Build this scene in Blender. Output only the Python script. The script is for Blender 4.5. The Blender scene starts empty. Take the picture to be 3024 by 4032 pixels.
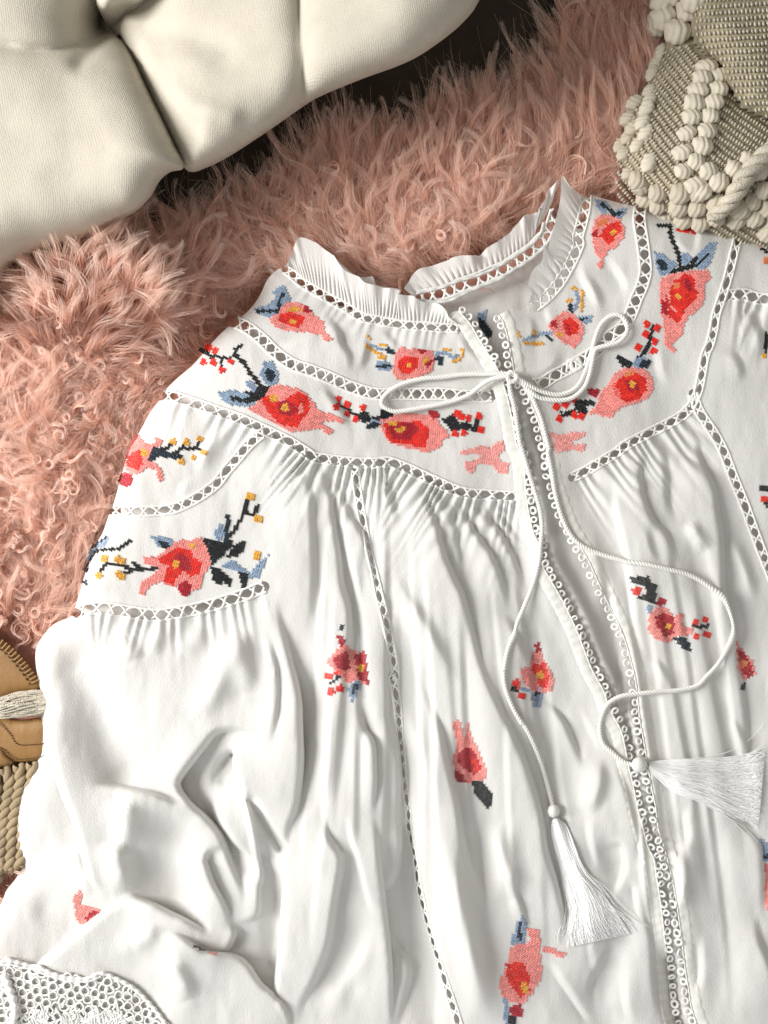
import bpy, math, random, time
import numpy as np
from mathutils import Vector
T0 = time.time()
rng = np.random.default_rng(7); random.seed(7)
SC = bpy.context.scene
COL = SC.collection
# ------------------------------------------------------------------ scale: plan units (u) -> metres
S = 0.58/3024.0
HC = 3125.0                      # camera height in plan units
def W(x, y, z):
    """plan position (x right, y down the page, z up) -> metres"""
    k = (HC - z)/HC*S
    return np.stack([(x-1512)*k, (2016-y)*k, z*S + 0*x], -1)
# ------------------------------------------------------------------ camera, world, lamps, exposure
cam = bpy.data.objects.new('camera', bpy.data.cameras.new('camera')); COL.objects.link(cam)
cam.location = (0, 0, HC*S)
cam.data.sensor_fit = 'VERTICAL'; cam.data.angle = 2*math.atan(2016/HC)
cam.data.clip_start = 0.01; cam.data.clip_end = 50
SC.camera = cam
SC.view_settings.view_transform = 'Standard'; SC.view_settings.look = 'None'
SC.view_settings.exposure = 0.0; SC.view_settings.gamma = 1.0
wd = bpy.data.worlds.new('World'); SC.world = wd; wd.use_nodes = True
wd.node_tree.nodes['Background'].inputs[0].default_value = (1.0, 0.96, 0.90, 1)
wd.node_tree.nodes['Background'].inputs[1].default_value = 0.33
def area(name, loc, target, size, power, col, sy=None):
    l = bpy.data.lights.new(name, 'AREA'); l.shape = 'RECTANGLE'; l.size = size; l.size_y = sy or size
    l.energy = power; l.color = col
    o = bpy.data.objects.new(name, l); COL.objects.link(o); o.location = loc
    o.rotation_euler = (Vector(target)-Vector(loc)).to_track_quat('-Z', 'Y').to_euler()
    return o
area('window_light', (-1.38, 0.20, 0.86), (0.02, -0.12, 0), 0.55, 45, (1.0, 0.985, 0.96), 0.9)
area('cool_fill_light', (0.1, -1.15, 0.75), (0, -0.3, 0), 0.9, 4, (0.90, 0.93, 1.0))  # added soft cool fill that brightens the lower blouse
# ------------------------------------------------------------------ views of the plan (origin, scale)
VW = dict(D=(0,0,1.8228), A1=(0,0,.72333), A2=(1000,0,.66305), A3=(2000,0,.61724), A4=(800,900,.5425), A5=(1500,900,.5425),
          A6=(2200,700,.49668), B1=(250,1500,.60277), B2=(1200,1700,.60277), B3=(2000,1700,.61724), B4=(0,2400,.66305),
          B5=(1100,2600,.60277), B6=(2024,2600,.60277), B7=(0,3300,.48222), B8=(1800,3300,.7378), C=(0,2400,.7836), E=(800,3200,.72333), U=(0,0,1.0))
def V(*a):
    out = []
    for v, pts in zip(a[::2], a[1::2]):
        ox, oy, k = VW[v]; out.append(np.array(pts, float)*k + (ox, oy))
    return np.concatenate(out)
# ------------------------------------------------------------------ curve maths
def smooth(p, step=12.0, closed=False):
    """Catmull-Rom through the points, resampled evenly"""
    p = np.asarray(p, float); dim = p.shape[1]
    q = np.concatenate([p[-1:], p, p[:2]]) if closed else np.concatenate([2*p[:1]-p[1:2], p, 2*p[-1:]-p[-2:-1]])
    t = np.linspace(0, 1, 12, endpoint=False)[:, None]; out = []
    for i in range(1, len(q)-2):
        a, b, c, d = q[i-1], q[i], q[i+1], q[i+2]
        out.append(.5*((2*b)+(-a+c)*t+(2*a-5*b+4*c-d)*t**2+(-a+3*b-3*c+d)*t**3))
    out = np.concatenate(out+[q[-2][None]])
    s = np.r_[0, np.cumsum(np.linalg.norm(np.diff(out[:, :2], axis=0), axis=1))]
    n = max(2, int(s[-1]/step)+1); si = np.linspace(0, s[-1], n)
    return np.stack([np.interp(si, s, out[:, k]) for k in range(dim)], 1)
def pdist(x, y, poly):
    """distance, side (+ = viewer's left on a downward path), arclength to a polyline"""
    sh = x.shape; x = x.ravel(); y = y.ravel()
    best = np.full(x.shape, 1e18); side = np.ones_like(best); arc = np.zeros_like(best); s = 0.
    for i in range(len(poly)-1):
        ax, ay = poly[i]; bx, by = poly[i+1]; dx, dy = bx-ax, by-ay; L2 = dx*dx+dy*dy
        if L2 < 1e-9: continue
        t = np.clip(((x-ax)*dx+(y-ay)*dy)/L2, 0, 1); ex = x-ax-t*dx; ey = y-ay-t*dy; d2 = ex*ex+ey*ey
        m = d2 < best; L = math.sqrt(L2)
        best[m] = d2[m]; side[m] = np.where((dx*(y-ay)-dy*(x-ax))[m] >= 0, 1., -1.); arc[m] = s+t[m]*L; s += L
    return np.sqrt(best).reshape(sh), side.reshape(sh), arc.reshape(sh), s
def inpoly(x, y, poly):
    c = np.zeros(x.shape, bool); n = len(poly); j = n-1
    for i in range(n):
        xi, yi = poly[i]; xj, yj = poly[j]
        if yi != yj:
            c ^= ((yi > y) != (yj > y)) & (x < (xj-xi)*(y-yi)/(yj-yi)+xi)
        j = i
    return c
def sdpoly(x, y, poly):
    d = pdist(x, y, np.concatenate([poly, poly[:1]]))[0]
    return np.where(inpoly(x, y, poly), d, -d)
def vnoise(x, y, cell, seed, oct=3):
    """smooth value noise in -1..1"""
    r = np.random.default_rng(seed); out = 0; amp = 1; tot = 0
    for o in range(oct):
        g = r.uniform(-1, 1, (64, 64)); u = x/cell*(2**o)+100; v = y/cell*(2**o)+100
        iu = np.floor(u).astype(int); iv = np.floor(v).astype(int); fu = u-iu; fv = v-iv
        fu = fu*fu*(3-2*fu); fv = fv*fv*(3-2*fv); a = lambda i, j: g[(iu+i) % 64, (iv+j) % 64]
        out = out+amp*((a(0,0)*(1-fu)+a(1,0)*fu)*(1-fv)+(a(0,1)*(1-fu)+a(1,1)*fu)*fv); tot += amp; amp *= .5
    return out/tot*1.6
sst = lambda t: np.clip(t, 0, 1)**2*(3-2*np.clip(t, 0, 1))
# ------------------------------------------------------------------ materials
def mat(name, col, rough=.8, var=0., bump=None, translucent=0., spec=.3, sheen=0., island=0., bumps=()):
    m = bpy.data.materials.new(name); m.use_nodes = True; nt = m.node_tree; N = nt.nodes; L = nt.links
    b = N['Principled BSDF']; b.inputs['Roughness'].default_value = rough; b.inputs['Specular IOR Level'].default_value = spec
    b.inputs['Sheen Weight'].default_value = sheen
    tc = N.new('ShaderNodeTexCoord'); c = (*col, 1); src = None
    if island or var:
        hsv = N.new('ShaderNodeHueSaturation'); hsv.inputs['Color'].default_value = c; src = hsv.outputs[0]
        if island:
            g = N.new('ShaderNodeNewGeometry'); mr = N.new('ShaderNodeMapRange'); L.new(g.outputs['Random Per Island'], mr.inputs[0])
            mr.inputs[3].default_value = 1-island; mr.inputs[4].default_value = 1+island; L.new(mr.outputs[0], hsv.inputs['Value'])
        else:
            n = N.new('ShaderNodeTexNoise'); n.inputs['Scale'].default_value = 60; n.inputs['Detail'].default_value = 6
            L.new(tc.outputs['Object'], n.inputs['Vector']); mr = N.new('ShaderNodeMapRange'); L.new(n.outputs[0], mr.inputs[0])
            mr.inputs[1].default_value = .3; mr.inputs[2].default_value = .7
            mr.inputs[3].default_value = 1-var; mr.inputs[4].default_value = 1+var; L.new(mr.outputs[0], hsv.inputs['Value'])
        L.new(src, b.inputs['Base Color'])
    else: b.inputs['Base Color'].default_value = c
    prev = None
    for kind, scale, strength, dist in bumps:
        bp = N.new('ShaderNodeBump'); bp.inputs['Strength'].default_value = strength; bp.inputs['Distance'].default_value = dist
        if kind == 'noise':
            t = N.new('ShaderNodeTexNoise'); t.inputs['Scale'].default_value = scale; t.inputs['Detail'].default_value = 5; L.new(tc.outputs['Object'], t.inputs['Vector']); o = t.outputs[0]
        else:
            o = None
            for ax in ('X', 'Y'):
                t = N.new('ShaderNodeTexWave'); t.bands_direction = ax; t.inputs['Scale'].default_value = scale; t.inputs['Distortion'].default_value = 1.0; t.inputs['Detail Scale'].default_value = 3
                mp = N.new('ShaderNodeMapping'); mp.inputs['Rotation'].default_value = (0, 0, dist if kind == 'weave_r' else .15)
                L.new(tc.outputs['Object'], mp.inputs['Vector']); L.new(mp.outputs[0], t.inputs['Vector'])
                if o is None: o = t.outputs['Fac']
                else:
                    a = N.new('ShaderNodeMath'); a.operation = 'ADD'; L.new(o, a.inputs[0]); L.new(t.outputs['Fac'], a.inputs[1]); o = a.outputs[0]
        L.new(o, bp.inputs['Height'])
        if prev: L.new(prev.outputs[0], bp.inputs['Normal'])
        prev = bp
    if prev: L.new(prev.outputs[0], b.inputs['Normal'])
    if translucent:
        t = N.new('ShaderNodeBsdfTranslucent'); mx = N.new('ShaderNodeMixShader'); mx.inputs[0].default_value = translucent
        if src: L.new(src, t.inputs[0])
        else: t.inputs[0].default_value = c
        L.new(b.outputs[0], mx.inputs[1]); L.new(t.outputs[0], mx.inputs[2]); L.new(mx.outputs[0], N['Material Output'].inputs[0])
    return m
M = dict(
    cloth=mat('white_cotton', (.86, .855, .83), .75, bumps=(('noise', 120, .10, .001), ('noise', 900, .45, .001), ('weave', 500, .06, .0003)), translucent=.30, spec=.12, sheen=.1),
    band=mat('cream_band', (.86, .85, .80), .75, bumps=(('noise', 160, .4, .002),), translucent=.12, spec=.15),
    thread=mat('white_thread', (.88, .875, .84), .7, translucent=.1, spec=.2),
    cord=mat('silky_cord', (.88, .87, .83), .45, translucent=.1, spec=.4, sheen=.2),
    silk=mat('silky_tassel', (.97, .97, .96), .4, translucent=0, spec=.5, island=.06),
    pink=mat('pink_thread', (.86, .29, .26), .6, island=.26), pale=mat('pale_pink_thread', (.87, .37, .34), .6, island=.24),
    red=mat('red_thread', (.76, .022, .012), .55, island=.34), crimson=mat('crimson_thread', (.42, .008, .022), .55, island=.34),
    gold=mat('gold_thread', (.76, .38, .05), .55, island=.3), navy=mat('navy_thread', (.012, .028, .042), .6, island=.4, spec=.2),
    black=mat('black_thread', (.010, .013, .016), .6, island=.4, spec=.2), blue=mat('blue_thread', (.26, .35, .48), .6, island=.3),
    orange=mat('orange_thread', (.75, .22, .08), .6, island=.15),
    linen=mat('cream_linen', (.54, .50, .42), .9, var=.05, bumps=(('weave', 290, .25, .0006), ('noise', 700, .35, .0008), ('noise', 16, .3, .006)), spec=.1),
    yarn=mat('cream_yarn', (.60, .55, .45), .9, var=.12, bumps=(('noise', 900, .8, .002), ('noise', 260, .5, .002)), spec=.1),
    yarn_grey=mat('grey_cream_yarn', (.50, .45, .36), .9, var=.12, bumps=(('noise', 900, .5, .001),), spec=.1),
    weave_dark=mat('sage_backing', (.33, .29, .20), .95, var=.2, bumps=(('noise', 500, .6, .002),), spec=.05),
    leather=mat('tan_leather', (.27, .145, .05), .5, var=.12, bumps=(('noise', 300, .3, .001), ('noise', 40, .3, .003)), spec=.35),
    lthread=mat('brown_stitching', (.07, .03, .012), .7), jute=mat('jute_rope', (.31, .24, .15), .9, var=.2, bumps=(('noise', 700, .6, .001),), spec=.1),
    hide=mat('rug_hide', (.50, .24, .18), .95, var=.2), floor=mat('shade_dark_floor', (.045, .034, .024), .6, var=.2))  # floor coloured near-black so the bare strip reads as the sofa's shadow
# ------------------------------------------------------------------ object helpers
def tag(o, label=None, cat=None, group=None, kind=None):
    for k, v in (('label', label), ('category', cat), ('group', group), ('kind', kind)):
        if v: o[k] = v
    return o
def root(name, x, y, z, label, cat):
    o = bpy.data.objects.new(name, None); COL.objects.link(o)
    o.location = W(np.float64(x), np.float64(y), np.float64(z)); o.empty_display_size = .02
    return tag(o, label, cat)
def wloc(o):
    v = Vector((0, 0, 0))
    while o: v = v+o.location; o = o.parent
    return v
DISP = None
def under(o, nm):
    while o:
        if o.name == nm: return True
        o = o.parent
    return False
def dxy(x, y):
    return [samp(a, x, y) for a in DISP]
def mk(name, v, f, material, parent=None, smoothf=True, plan=True, loc=None):
    """v: (n,3) plan coords, f: list of faces or (m,k) array"""
    v = np.asarray(v, float)
    if plan and DISP is not None and parent is not None and under(parent, 'embroidered_blouse'):
        a, b = dxy(v[:, 0], v[:, 1]); v = np.stack([v[:, 0]+a, v[:, 1]+b, v[:, 2]], 1)
    v = W(v[:, 0], v[:, 1], v[:, 2]) if plan else v
    base = wloc(parent) if parent else Vector((0, 0, 0))
    if loc is not None:
        l = W(*[np.float64(c) for c in loc]); origin = np.array(l)
    else: origin = np.array(base)
    if plan: v = v-origin
    me = bpy.data.meshes.new(name)
    if isinstance(f, np.ndarray):
        k = f.shape[1]; me.vertices.add(len(v)); me.vertices.foreach_set('co', v.ravel())
        me.loops.add(f.size); me.loops.foreach_set('vertex_index', f.ravel().astype(np.int32))
        me.polygons.add(len(f)); me.polygons.foreach_set('loop_start', np.arange(0, f.size, k, dtype=np.int32))
        me.update(calc_edges=True); me.validate()
    else: me.from_pydata(v.tolist(), [], f); me.update()
    if smoothf: me.polygons.foreach_set('use_smooth', np.ones(len(me.polygons), bool))
    me.materials.append(M[material] if isinstance(material, str) else material)
    o = bpy.data.objects.new(name, me); COL.objects.link(o)
    if parent: o.parent = parent
    o.location = Vector(origin)-base
    return o
def group_empty(name, parent, x, y, z):
    o = bpy.data.objects.new(name, None); COL.objects.link(o); o.parent = parent
    o.location = Vector(W(np.float64(x), np.float64(y), np.float64(z)))-wloc(parent); return o
class Bag:
    def __init__(s): s.v = []; s.f = []; s.n = 0
    def add(s, v, f):
        s.v.append(np.asarray(v, float)); s.f.append(np.asarray(f)+s.n); s.n += len(v)
    def build(s, name, material, parent=None, **k):
        return mk(name, np.concatenate(s.v), np.concatenate(s.f), material, parent, **k)
def tube(path, r, sides=6, flat=1.0):
    """quads round a 3-D path; r scalar or array; capped by pinching the ends"""
    p = np.asarray(path, float); n = len(p); r = np.broadcast_to(r, (n,)).copy()
    t = np.gradient(p, axis=0); t /= np.linalg.norm(t, axis=1, keepdims=True)+1e-9
    up = np.array([0, 0, 1.]); a = np.cross(t, up); l = np.linalg.norm(a, axis=1, keepdims=True)
    a = np.where(l > 1e-3, a/np.maximum(l, 1e-9), np.array([1., 0, 0])); b = np.cross(a, t)
    th = np.arange(sides)*2*math.pi/sides
    ring = a[:, None]*np.cos(th)[None, :, None]+b[:, None]*np.sin(th)[None, :, None]*flat
    v = (p[:, None]+ring*r[:, None, None]).reshape(-1, 3)
    i = np.arange(n-1)[:, None]*sides; j = np.arange(sides)[None]; k = (j+1) % sides
    f = np.stack([i+j, i+k, i+sides+k, i+sides+j], -1).reshape(-1, 4)
    e0 = len(v); v = np.concatenate([v, p[:1]-t[:1]*r[0]*.5, p[-1:]+t[-1:]*r[-1]*.5])
    jj = np.arange(sides); kk = (jj+1) % sides; o = (n-1)*sides
    caps = np.concatenate([np.stack([kk, jj, 0*jj+e0, 0*jj+e0], 1), np.stack([o+jj, o+kk, 0*jj+e0+1, 0*jj+e0+1], 1)])
    return v, f, caps
def addtube(bag, path, r, sides=6, flat=1.0):
    v, f, c = tube(path, r, sides, flat); bag.add(v, f)      # open ends are buried in cloth
def twisted(bag, path, R, strands=3, pitch=40, sides=6, step=5):
    """rope: strands wound round a 3-D path"""
    p = np.asarray(path, float); s = np.r_[0, np.cumsum(np.linalg.norm(np.diff(p, axis=0), axis=1))]
    n = max(3, int(s[-1]/step)); si = np.linspace(0, s[-1], n); p = np.stack([np.interp(si, s, p[:, k]) for k in range(3)], 1)
    R = np.interp(si, s, np.broadcast_to(R, s.shape)) if np.ndim(R) else np.full(n, float(R))
    t = np.gradient(p, axis=0); t /= np.linalg.norm(t, axis=1, keepdims=True)+1e-9
    a = np.cross(t, [0, 0, 1.]); a /= np.linalg.norm(a, axis=1, keepdims=True)+1e-9; b = np.cross(a, t)
    for k in range(strands):
        ph = si/pitch*2*math.pi+2*math.pi*k/strands; off = (a*np.cos(ph)[:, None]+b*np.sin(ph)[:, None])*(R*.52)[:, None]
        addtube(bag, p+off, R*.56, sides)
exec_parts = []
# =================================================================== OUTLINES OF THE BLOUSE
T = {}   # lattice trims: centre line, width, pitch
T['collar'] = (V('A4', [(600,295),(650,335),(720,395),(850,470),(960,530),(1050,580),(1150,640),(1300,672),(1450,700)], 'A5', [(200,703),(330,712),(460,722),(560,722)]), 34, 42)
T['yoke_upper'] = (V('A4', [(205,672),(260,690),(330,725),(430,805),(520,895),(650,985),(800,1035),(950,1095),(1050,1140),(1200,1190),(1300,1203)], 'A5', [(100,1200),(300,1200),(450,1200),(620,1215),(760,1215),(800,1210)]), 44, 44)
T['yoke_lower'] = (V('B1', [(630,95),(700,98),(750,110),(850,142),(1000,195),(1150,245),(1250,290),(1380,350),(1500,410),(1600,475)], 'B2', [(60,165),(150,180),(300,198),(450,205),(550,198),(650,232),(780,290),(870,330),(960,370),(1060,400),(1200,412),(1350,422),(1410,420)]), 38, 48)
T['sleeve_upper'] = (V('B1', [(1290,345),(1210,415),(1130,510),(1060,590),(1000,670),(900,745),(800,800),(700,838),(550,850),(400,850),(300,840)]), 36, 50)
T['sleeve_lower'] = (V('B1', [(90,1512),(200,1485),(320,1490),(450,1512),(600,1530),(750,1512),(900,1482),(1050,1440),(1200,1390),(1310,1345)]), 44, 56)
T['front_left'] = (V('B2', [(325,235),(345,380),(368,520),(390,650),(412,780),(450,920),(490,1080),(525,1220),(552,1350),(575,1480),(590,1600)], 'B5', [(735,100),(758,215),(775,330),(790,550),(812,800),(850,1000)], 'E', [(1120,60),(1165,250),(1190,420),(1245,640),(1305,850),(1400,1180)]), 28, 52)
T['neck_right'] = (V('A3', [(500,1248),(492,1330),(472,1420),(445,1520)], 'A5', [(1440,100),(1400,205),(1350,300),(1290,400),(1200,500),(1110,570)]), 40, 46)
T['yoke_right'] = (V('A6', [(655,215),(638,300),(645,380),(665,500),(680,620),(690,740),(660,860),(620,950),(580,1060),(545,1135),(490,1200),(400,1262),(300,1370),(200,1432),(80,1500)], 'A5', [(1450,965),(1350,1022),(1250,1072),(1180,1120),(1100,1135)]), 44, 46)
T['shoulder_right'] = (V('A6', [(1440,390),(1410,520),(1380,640),(1340,800),(1290,960),(1250,1080),(1230,1200),(1200,1320),(1160,1420)], 'D', [(1510,840),(1492,880)]), 30, 54)
T['yoke_bottom_right'] = (V('D', [(1492,880),(1462,905)], 'B3', [(780,70),(700,128),(600,188),(500,248),(410,292)]), 34, 50)
T['front_right'] = (V('D', [(1497,850),(1512,890)], 'B3', [(1310,0),(1375,120),(1440,290),(1510,460),(1560,600),(1620,760),(1700,960),(1790,1180)]), 34, 50)
T['sleeve_right'] = (V('A6', [(1345,930),(1400,930),(1480,925),(1580,955),(1700,965),(1900,985)]), 44, 50)
T['neck_back'] = (V('A5', [(270,500),(350,485),(430,470),(520,440),(600,405),(700,370),(800,325),(900,285),(1000,220),(1100,150),(1180,70)], 'A3', [(255,1510),(290,1420),(315,1340)]), 50, 44)
TC = {k: smooth(v[0], 14) for k, v in T.items()}
outL = V('A4', [(600,268),(480,350),(420,470),(360,560),(280,640),(210,690),(100,790)],
  'D', [(420,785),(385,815),(358,842),(342,868),(325,890),(303,930),(280,970),(262,1030),(246,1085),(236,1110),(222,1150),(205,1180),(190,1220),(178,1260),(166,1300),(155,1330)],
  'B4', [(330,80),(260,150),(215,230),(212,320),(232,430),(262,510),(285,560),(245,650),(235,780),(222,910),(165,980),(120,1080),(88,1250),(85,1400),(92,1512),(135,1522)],
  'B7', [(170,245),(130,330),(50,430),(0,550),(-150,700),(-300,1000),(-330,1900)], 'U', [(-160,4220),(2680,4220)],
  'B8', [(1160,992),(1140,900),(1125,750),(1110,600),(1095,450),(1080,330),(1060,200)],
  'B6', [(910,1300),(870,1220),(830,1080),(800,960),(770,800),(745,700),(720,560),(690,450),(620,320),(580,200),(500,50)],
  'B3', [(440,1280),(370,1130),(300,1000),(240,900),(205,830),(190,720),(150,620),(110,400),(95,200)],
  'A5', [(975,1550),(950,1400),(920,1260),(895,1170),(850,1040),(820,990),(760,890),(700,790),(640,690),(560,600),(500,620),(470,700),(450,722),(300,708),(100,690)],
  'A4', [(1450,700),(1300,672),(1150,640),(1050,580),(960,530),(850,470),(720,395),(650,335)])
outR = V('A5', [(1220,1659),(1180,1500),(1150,1400),(1110,1300),(1060,1180),(980,1050),(960,950),(930,800),(900,690),(862,625),(960,598),(1050,585),(1110,570),(1200,500),(1290,400),(1350,300),(1400,205),(1440,100)],
  'A3', [(445,1520),(472,1420),(492,1330),(498,1246),(530,1245),(620,1270),(750,1305),(850,1320),(920,1350),(1050,1370),(1200,1400),(1310,1420),(1450,1440),(1520,1460),(1600,1500),(1700,1525)],
  'U', [(3240,990),(3240,4220),(2830,4220)], 'B8', [(1270,950),(1240,800),(1220,680),(1205,550),(1185,400),(1160,250)],
  'B6', [(990,1230),(950,1100),(930,950),(900,800),(870,620),(850,500),(830,400),(820,300),(800,130),(770,0)],
  'B3', [(750,1320),(700,1200),(640,1080),(570,930),(520,820),(460,720),(420,660),(370,560),(320,420),(280,300),(230,180)])
backP = V('A5', [(230,520),(350,520),(430,505),(520,475),(600,440),(700,405),(800,360),(900,320),(1000,258),(1100,190),(1180,110),(1230,60)],
  'A3', [(330,1420),(420,1300),(480,1275),(620,1300),(1200,1425),(1600,1525)], 'U', [(3220,1010),(3220,4200),(-100,4200)],
  'D', [(-20,2100),(60,1900),(110,1700),(130,1500),(180,1330),(262,1100),(370,880),(520,722),(625,612),(700,650),(850,690),(950,680)])
silh = [smooth(outL[:52], 30), smooth(V('A3', [(498,1246),(530,1245),(620,1270),(750,1305),(850,1320),(920,1350),(1050,1370),(1200,1400),(1310,1420),(1450,1440),(1520,1460),(1600,1500),(1700,1525)], 'U', [(3240,990)]), 30)]
edgeL = V('A5', [(560,600),(640,690),(700,790),(760,890),(820,990),(850,1040),(895,1170),(920,1260),(950,1400),(975,1550)],
  'B3', [(95,200),(110,400),(150,620),(190,720),(205,830),(240,900),(300,1000),(370,1130),(440,1280)],
  'B6', [(500,50),(580,200),(620,320),(690,450),(720,560),(745,700),(770,800),(800,960),(830,1080),(870,1220),(910,1300)],
  'B8', [(1060,200),(1080,330),(1095,450),(1110,600),(1125,750),(1140,900),(1160,992)], 'U', [(2680,4220)])
edgeR = V('A5', [(862,625),(900,690),(930,800),(960,950),(980,1050),(1060,1180),(1110,1300),(1150,1400),(1180,1500),(1220,1659)],
  'B3', [(280,300),(320,420),(370,560),(420,660),(460,720),(520,820),(570,930),(640,1080),(700,1200),(750,1320)],
  'B6', [(770,0),(800,130),(820,300),(830,400),(850,500),(870,620),(900,800),(930,950),(950,1100),(990,1230)],
  'B8', [(1160,250),(1185,400),(1205,550),(1220,680),(1240,800),(1270,950)], 'U', [(2830,4220)])
EL = smooth(edgeL, 14); ER = smooth(edgeR, 14)
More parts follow.
